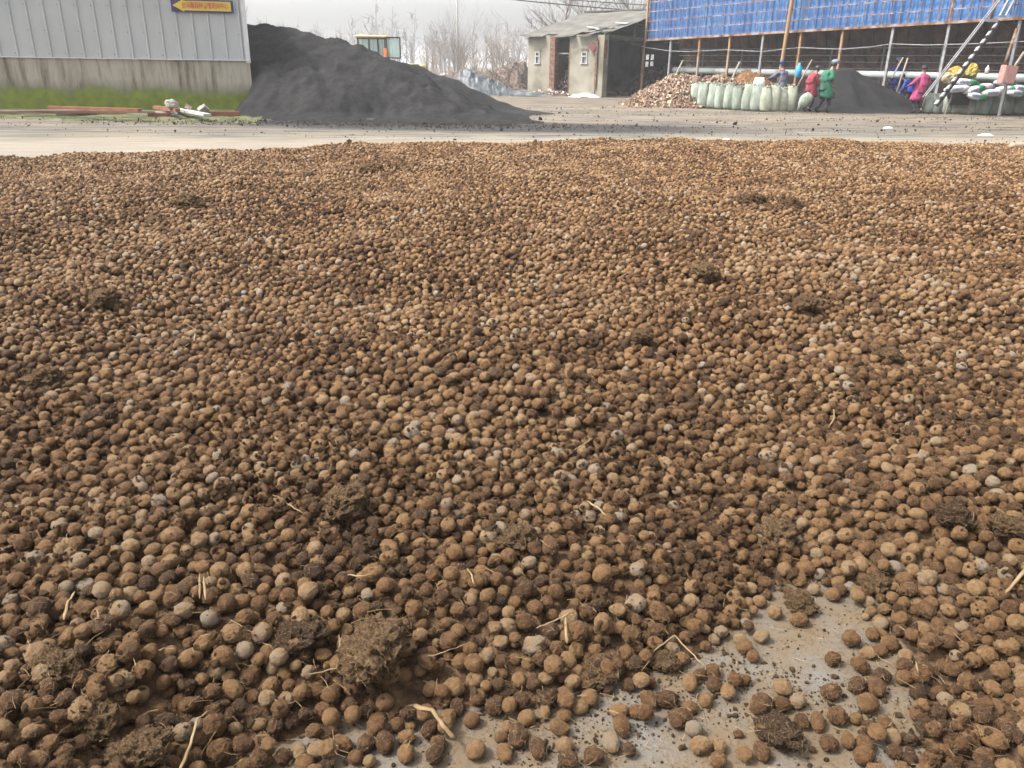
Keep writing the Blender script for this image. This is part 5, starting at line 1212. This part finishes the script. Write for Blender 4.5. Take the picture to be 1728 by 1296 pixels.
for i in ind:
    o = bpy.data.objects.new('brown_ball', SH[vi[i]]); COL.objects.link(o); o.location = B[i, :3]; o.rotation_euler = rot[i]; o.scale = scl[i]
    o['tone'] = float(B[i, 6]); t = B[i, 6]
    shp_ = 'round' if B[i, 4] < 1.13 else 'egg-shaped' if B[i, 4] < 1.3 else 'oblong'; siz = 'small' if B[i, 3] < .0175 else 'large' if B[i, 3] > .0225 else 'middling'
    tex = 'shaggy' if vi[i] in rough_ids else 'smooth'
    tag(o, '%s %s %s %s ball %s' % (siz, tone_word(t), tex, shp_, zone(px[i], py[i], B[i, 7] == 1)), 'ball', 'brown balls of the foreground')

# top height helper (highest ball near a point)
def topz(x, y):
    z = float(BASE(np.array([x]), np.array([y]))[0]); n_ = 0
    for (qx, qy, qz, qr) in neigh(x, y):
        if math.hypot(qx-x, qy-y) < qr*1.1: z = max(z, qz+qr*.8)
    return z
# ---- bigger clumps
CL = [rough_ball(300+i, 5, (.40, .46, .52)[i % 3], 170, (1.2, .95, .7), (M_clump if i < 3 else M_clump2, M_fib)) for i in range(6)]
for i, (px_, py_, w_, lb) in enumerate([
    (505, 1082, 66, 'large dark shaggy clump left of the straw loop near the bottom'), (630, 1105, 92, 'largest reddish brown clump, behind the loose balls at bottom centre-left'),
    (865, 918, 56, 'brown clump among balls right of the picture centre line'), (1315, 1242, 66, 'dark ragged clump on the bare concrete at lower right'),
    (240, 1270, 70, 'broad brown clump at the bottom edge on the left'), (165, 1215, 58, 'shaggy brown clump in the lower left debris'), (1012, 1140, 64, 'ragged clump at the upper edge of the bare patch, centre'),
    (1610, 875, 46, 'almost black round clump near the right edge'), (1310, 905, 62, 'flat dark clump in the right middle ground'), (1498, 604, 34, 'dark upright clump in the right middle distance'),
    (1190, 466, 40, 'reddish dark clump right of centre in the middle distance'), (1263, 348, 40, 'very dark wide clump, left of the far pair'), (1336, 349, 26, 'very dark clump, right of the far pair'),
    (626, 289, 26, 'dark lump near the far edge left of centre'), (262, 378, 26, 'brown tuft-like clump in the far left'), (318, 346, 40, 'long low clump in the far left'), (175, 507, 36, 'tan rounded clump on the left in the middle distance'),
    (72, 645, 44, 'dark clump at the left edge in the middle ground'), (1350, 1020, 44, 'yellowish flat clump at the top right of the bare patch'), (1475, 992, 44, 'dark round shaggy clump above the right corner of the bare patch'),
    (90, 1130, 60, 'brown clump at the far left above the bottom straw'), (1360, 515, 34, 'dark clump in the right middle distance beyond the ridge'), (1700, 890, 40, 'brown clump at the right edge'), (585, 850, 60, 'flattened grey-brown clump left of centre'), (1120, 1120, 44, 'dark clump beside the bent straw'), (1085, 570, 30, 'small dark clump in the middle of the field')]):
    g0 = G(px_, py_, .04); dep = Vector((g0.x, g0.y, g0.z-HC)).dot(_f); r = w_/2*dep/FPX
    zb0 = topz(g0.x, g0.y) if not inside(BPc, np.array([g0.x]), np.array([g0.y]))[0] else 0
    o = bpy.data.objects.new('fibrous_clump', CL[i % 3+(0 if ('very dark' in lb or 'black' in lb or i in (0, 3)) else 3)]); COL.objects.link(o); g1 = G(px_, py_, max(r*.35, zb0)); g1.z += r*.22; o.location = g1; r *= (1.15 if 'very dark' in lb else 1); o.scale = (r, r, r); o.rotation_euler = (0, 0, i*1.7)
    tag(o, lb, 'clump', 'fibrous clumps scattered over the balls')
# ---- straw stalks
def stalk(pts, wpx, label, m_=M_straw, lift=.012, flat=.35):
    Q = []
    for (a_, c_) in pts:
        g0 = G(a_, c_, .04); z = topz(g0.x, g0.y); Q.append(G(a_, c_, z+lift))
    zmx = max(q.z for q in Q)
    Q = [G(a_, c_, .5*q.z+.5*zmx) for (a_, c_), q in zip(pts, Q)]
    dep = Vector((Q[0].x, Q[0].y, Q[0].z-HC)).dot(_f); r = wpx*(.23 if wpx < 10 else .3)*dep/FPX
    P2 = []
    for a_, c_ in zip(Q[:-1], Q[1:]):
        for k in range(4): P2.append(a_.lerp(c_, k/4)+Vector((0, 0, .002*math.sin(k*2.1))))
    P2.append(Q[-1]); n_ = len(P2); ph_ = pts[0][0]
    b = MB(); rings = []
    for i in range(n_):
        d_ = (P2[min(n_-1, i+1)]-P2[max(0, i-1)]).normalized(); sd_ = d_.cross(Vector((0, 0, 1))).normalized(); u_ = sd_.cross(d_); k_r = r*(.7+.4*abs(math.sin(2.3*i/n_+ph_)))*(1.25 if i % 5 == 2 else 1)*(.45 if i in (0, n_-1) else 1)
        c_ = P2[i]+sd_*r*.7*fbm((i*.5, ph_, 0))
        rings.append([c_+sd_*k_r*1.35, c_+sd_*k_r*.5+u_*k_r*.45, c_-sd_*k_r*.5+u_*k_r*.6, c_-sd_*k_r*1.35, c_-sd_*k_r*.4-u_*k_r*.3, c_+sd_*k_r*.4-u_*k_r*.3])
    b.loft(rings)
    o = b.build('straw_stalk', m_, None, True, loc=Q[0]); return tag(o, label, 'straw', 'straw stalks lying on the balls')
for pts, w_, lb in [
    ([(312, 545), (330, 556), (328, 575), (300, 590)], 4, 'pale bent stalk in the left middle distance'), ([(345, 762), (362, 771), (378, 782)], 4, 'short straight stalk left of centre at mid height'),
    ([(460, 835), (485, 850), (512, 866)], 5, 'tan stalk above the flattened clump'), ([(968, 760), (985, 750), (1000, 739)], 4, 'short stalk rising right near the middle'),
    ([(990, 845), (1010, 857), (1025, 872)], 6, 'broad tan sliver right of the picture centre'), ([(1104, 1098), (1138, 1072), (1165, 1100), (1190, 1126)], 5, 'long straw bent into a sharp angle above the bare patch'),
    ([(905, 1060), (935, 1048), (962, 1034)], 6, 'tan stalk lying left of the bright upright sliver'), ([(955, 1040), (955, 1062), (957, 1086)], 8, 'bright yellow-white sliver near the bottom centre'),
    ([(108, 1046), (113, 1020), (126, 998)], 8, 'thick curved tan stalk in the lower left'), ([(337, 1010), (337, 967)], 6, 'left one of two short upright slivers'), ([(347, 1012), (344, 972)], 7, 'right one of two short upright slivers'),
    ([(-8, 1163), (25, 1142), (56, 1120)], 6, 'long straw entering at the left edge'), ([(300, 1310), (322, 1255), (332, 1215), (350, 1200)], 9, 'thick straw running to the bottom edge at left'),
    ([(572, 1070), (574, 1100), (568, 1128), (520, 1138)], 4, 'thin straw curled into a loop beside the dark clump'), ([(586, 970), (615, 972), (645, 964)], 5, 'pale slightly curved stalk left of centre'),
    ([(690, 1190), (730, 1198), (748, 1225), (768, 1246)], 12, 'broad dry leaf strip on the loose balls at bottom centre'), ([(1735, 955), (1715, 980), (1696, 1002)], 9, 'thick pale stalk entering at the right edge'),
    ([(705, 562), (735, 553)], 3, 'tiny stalk in the middle distance left of centre'), ([(1398, 722), (1408, 705), (1407, 690)], 4, 'yellow curved stalk in the right middle ground'), ([(1180, 826), (1205, 824)], 4, 'tiny bright stalk right of centre'),
    ([(715, 1110), (750, 1100), (788, 1086)], 4, 'thin straw right of the largest clump'), ([(782, 950), (795, 968), (800, 985)], 5, 'short brown sliver just below the picture middle'), ([(1375, 915), (1400, 905), (1420, 900)], 2.5, 'fine straw right of the flat dark clump'),
    ([(1260, 500), (1310, 492), (1335, 488)], 3, 'faint long stalk in the right distance'), ([(940, 535), (950, 520)], 3, 'small stalk near the field centre'), ([(1045, 470), (1065, 455)], 3, 'small stalk in the far centre'), ([(1545, 1115), (1550, 1135)], 6, 'short brown stick between balls at right')]:
    stalk(pts, w_, lb)
# ---- fine fibres and crumbs
random.seed(400); b = MB()
M_fine = mat('fine_fibre', [(.16, .095, .045), (.42, .30, .16)], 30, 2, .85, coord='World')
for i in range(5200):
    y = .9+5.2*random.random()**1.5; x = random.uniform(-1, 1)*(.69*y+.3)
    z = topz(x, y)+random.uniform(-.012, .004); z = max(z, .004)
    L_ = random.uniform(.012, .05); a = random.uniform(0, 2*PI); d = Vector((math.cos(a), math.sin(a), random.uniform(-.15, .25)))*L_
    p = Vector((x, y, z)); mid = p+d*.5+Vector((random.gauss(0, .003), random.gauss(0, .003), random.uniform(0, .006)))
    e_ = p+d; e_.z = max(e_.z, .002)
    b.tube([p, mid, e_], random.uniform(.0003, .0008), 3, 0, False)
o = b.build('loose_fibres', M_fine); tag(o, 'fine loose fibres strewn over the nearest balls and concrete', 'fibres', kind='stuff')
crumbs = bpy.data.collections.new('crumb_shapes')
for i in range(4):
    me = rough_ball(500+i, 2, .45, 0, (1, 1, .7), (M_clump2 if i else M_clump, M_fib)); crumbs.objects.link(bpy.data.objects.new('crumb_shape.%03d' % i, me))
M_lodge = mat('red_brown_crumb', [(.05, .022, .008), (.15, .072, .025), (.27, .145, .055)], 5, 8, .95, 1, 30, lo=.3, hi=.7, rnd=True)
lodged = bpy.data.collections.new('lodged_shapes'); gritc = bpy.data.collections.new('grit_shapes'); M_grit = mat('yard_grit_bits', [(.02, .018, .016), (.07, .06, .05)], 5, 4, .95, rnd=True)
for i in range(4): lodged.objects.link(bpy.data.objects.new('lodged_shape.%03d' % i, rough_ball(520+i, 3, .5, 14, (1, 1, .8), (M_lodge, M_fib))))
for i in range(3): gritc.objects.link(bpy.data.objects.new('grit_shape.%03d' % i, rough_ball(540+i, 2, .5, 0, (1, 1, .8), (M_grit, M_fib))))
nC = 90000; yv = .8+5.0*rng.random(nC)**1.25; xv = rng.uniform(-1, 1, nC)*(.69*yv+.35); rs = np.clip(rng.lognormal(math.log(.0022), .6, nC), .0008, .012)
inbp = inside(BPc, xv, yv); zc = np.zeros(nC)
dens = wav(xv, yv, 7, 40)
kp = np.ones(nC, bool)
for i in range(nC):
    if inbp[i]:
        zc[i] = rs[i]*.4
        if dens[i] < -.1 and rng.random() < .8: kp[i] = False
        rs[i] *= .75
    else: zc[i] = topz(xv[i], yv[i])-rng.uniform(.0, .03); zc[i] = max(zc[i], rs[i]*.4)
pts = np.stack([xv, yv, zc], -1)[kp]; n_ = len(pts)
instancer('scattered_crumbs', pts, rng.uniform(0, 6.28, (n_, 3)), np.repeat(rs[kp][:, None], 3, 1)*rng.uniform(.7, 1.4, (n_, 3)), rng.integers(0, 4, n_), rng.random(n_), crumbs, 'loose brown crumbs scattered on the bare concrete and between balls', 'crumbs')

nL = 110000; yv = .8+16.5*rng.random(nL)**1.3; xv = rng.uniform(-1, 1, nL)*(.69*yv+.35); pt = wav(xv, yv, 4.5, 17)
kk = (yv < y_edge(xv)-.12+.1*wav(xv, yv, 5, 9)) & (rng.random(nL) < np.clip(.5+.55*pt, .05, 1)) & ~inside(BPc, xv, yv); xv = xv[kk]; yv = yv[kk]; rs = np.clip(rng.lognormal(math.log(.0052), .35, len(xv)), .002, .013)*(1+.09*yv)
zc = np.array([topz(xv[i], yv[i]) for i in range(len(xv))])-rng.uniform(-.003, .013, len(xv)); n_ = len(xv)
instancer('fibrous_matter', np.stack([xv, yv, np.maximum(zc, rs*.5)], -1), rng.uniform(0, 6.28, (n_, 3)), rs[:, None]*rng.uniform(.7, 1.5, (n_, 3)), rng.integers(0, 4, n_), rng.random(n_), lodged, 'reddish brown crumbly matter lodged between the balls', 'crumbs')
# grit and bits on the yard
nY = 11000; yv = rng.uniform(17.2, 34, nY); xv = rng.uniform(-14, 19, nY); cl_ = wav(xv*.4, yv*1.6, 2.2, 33); kk = (yv > y_edge(xv)+.25) & (rng.random(nY) < np.clip(.35+.5*cl_, .03, 1)); xv = np.concatenate([xv[kk], rng.normal(-3.6, 3.0, 3500)]); yv = np.concatenate([yv[kk], 22.1+rng.normal(0, .55, 3500)]); kk = (xv > -9.2) | (yv < 25); xv = xv[kk]; yv = yv[kk]; n_ = len(xv); rs = np.clip(rng.lognormal(math.log(.009), .55, n_), .004, .04)
instancer('yard_grit', np.stack([xv, yv, rs*.2+.012*(yv > 20)], -1), rng.uniform(0, 6.28, (n_, 3)), rs[:, None]*rng.uniform(.6, 1.4, (n_, 3))*np.array([1, 1, .6]), rng.integers(0, 3, n_), rng.random(n_), gritc, 'dark grit and bits strewn over the dirty yard', 'grit')

# ------------------------------------------------------------------ haze
hz = MB(); hz.box((0, 570, 6.2), (860, 1270, 14.4)); ho = hz.build('haze', bpy.data.materials.new('haze')); hm = ho.data.materials[0]; hm.use_nodes = True
hn = hm.node_tree; hn.nodes.remove(hn.nodes['Principled BSDF']); pv = hn.nodes.new('ShaderNodeVolumePrincipled'); pv.inputs['Color'].default_value = (.97, .98, 1, 1); pv.inputs['Density'].default_value = .0011; pv.inputs['Anisotropy'].default_value = .3
hn.links.new(pv.outputs[0], hn.nodes['Material Output'].inputs['Volume']); tag(ho, 'thin pale haze over the yard', 'haze', kind='stuff')
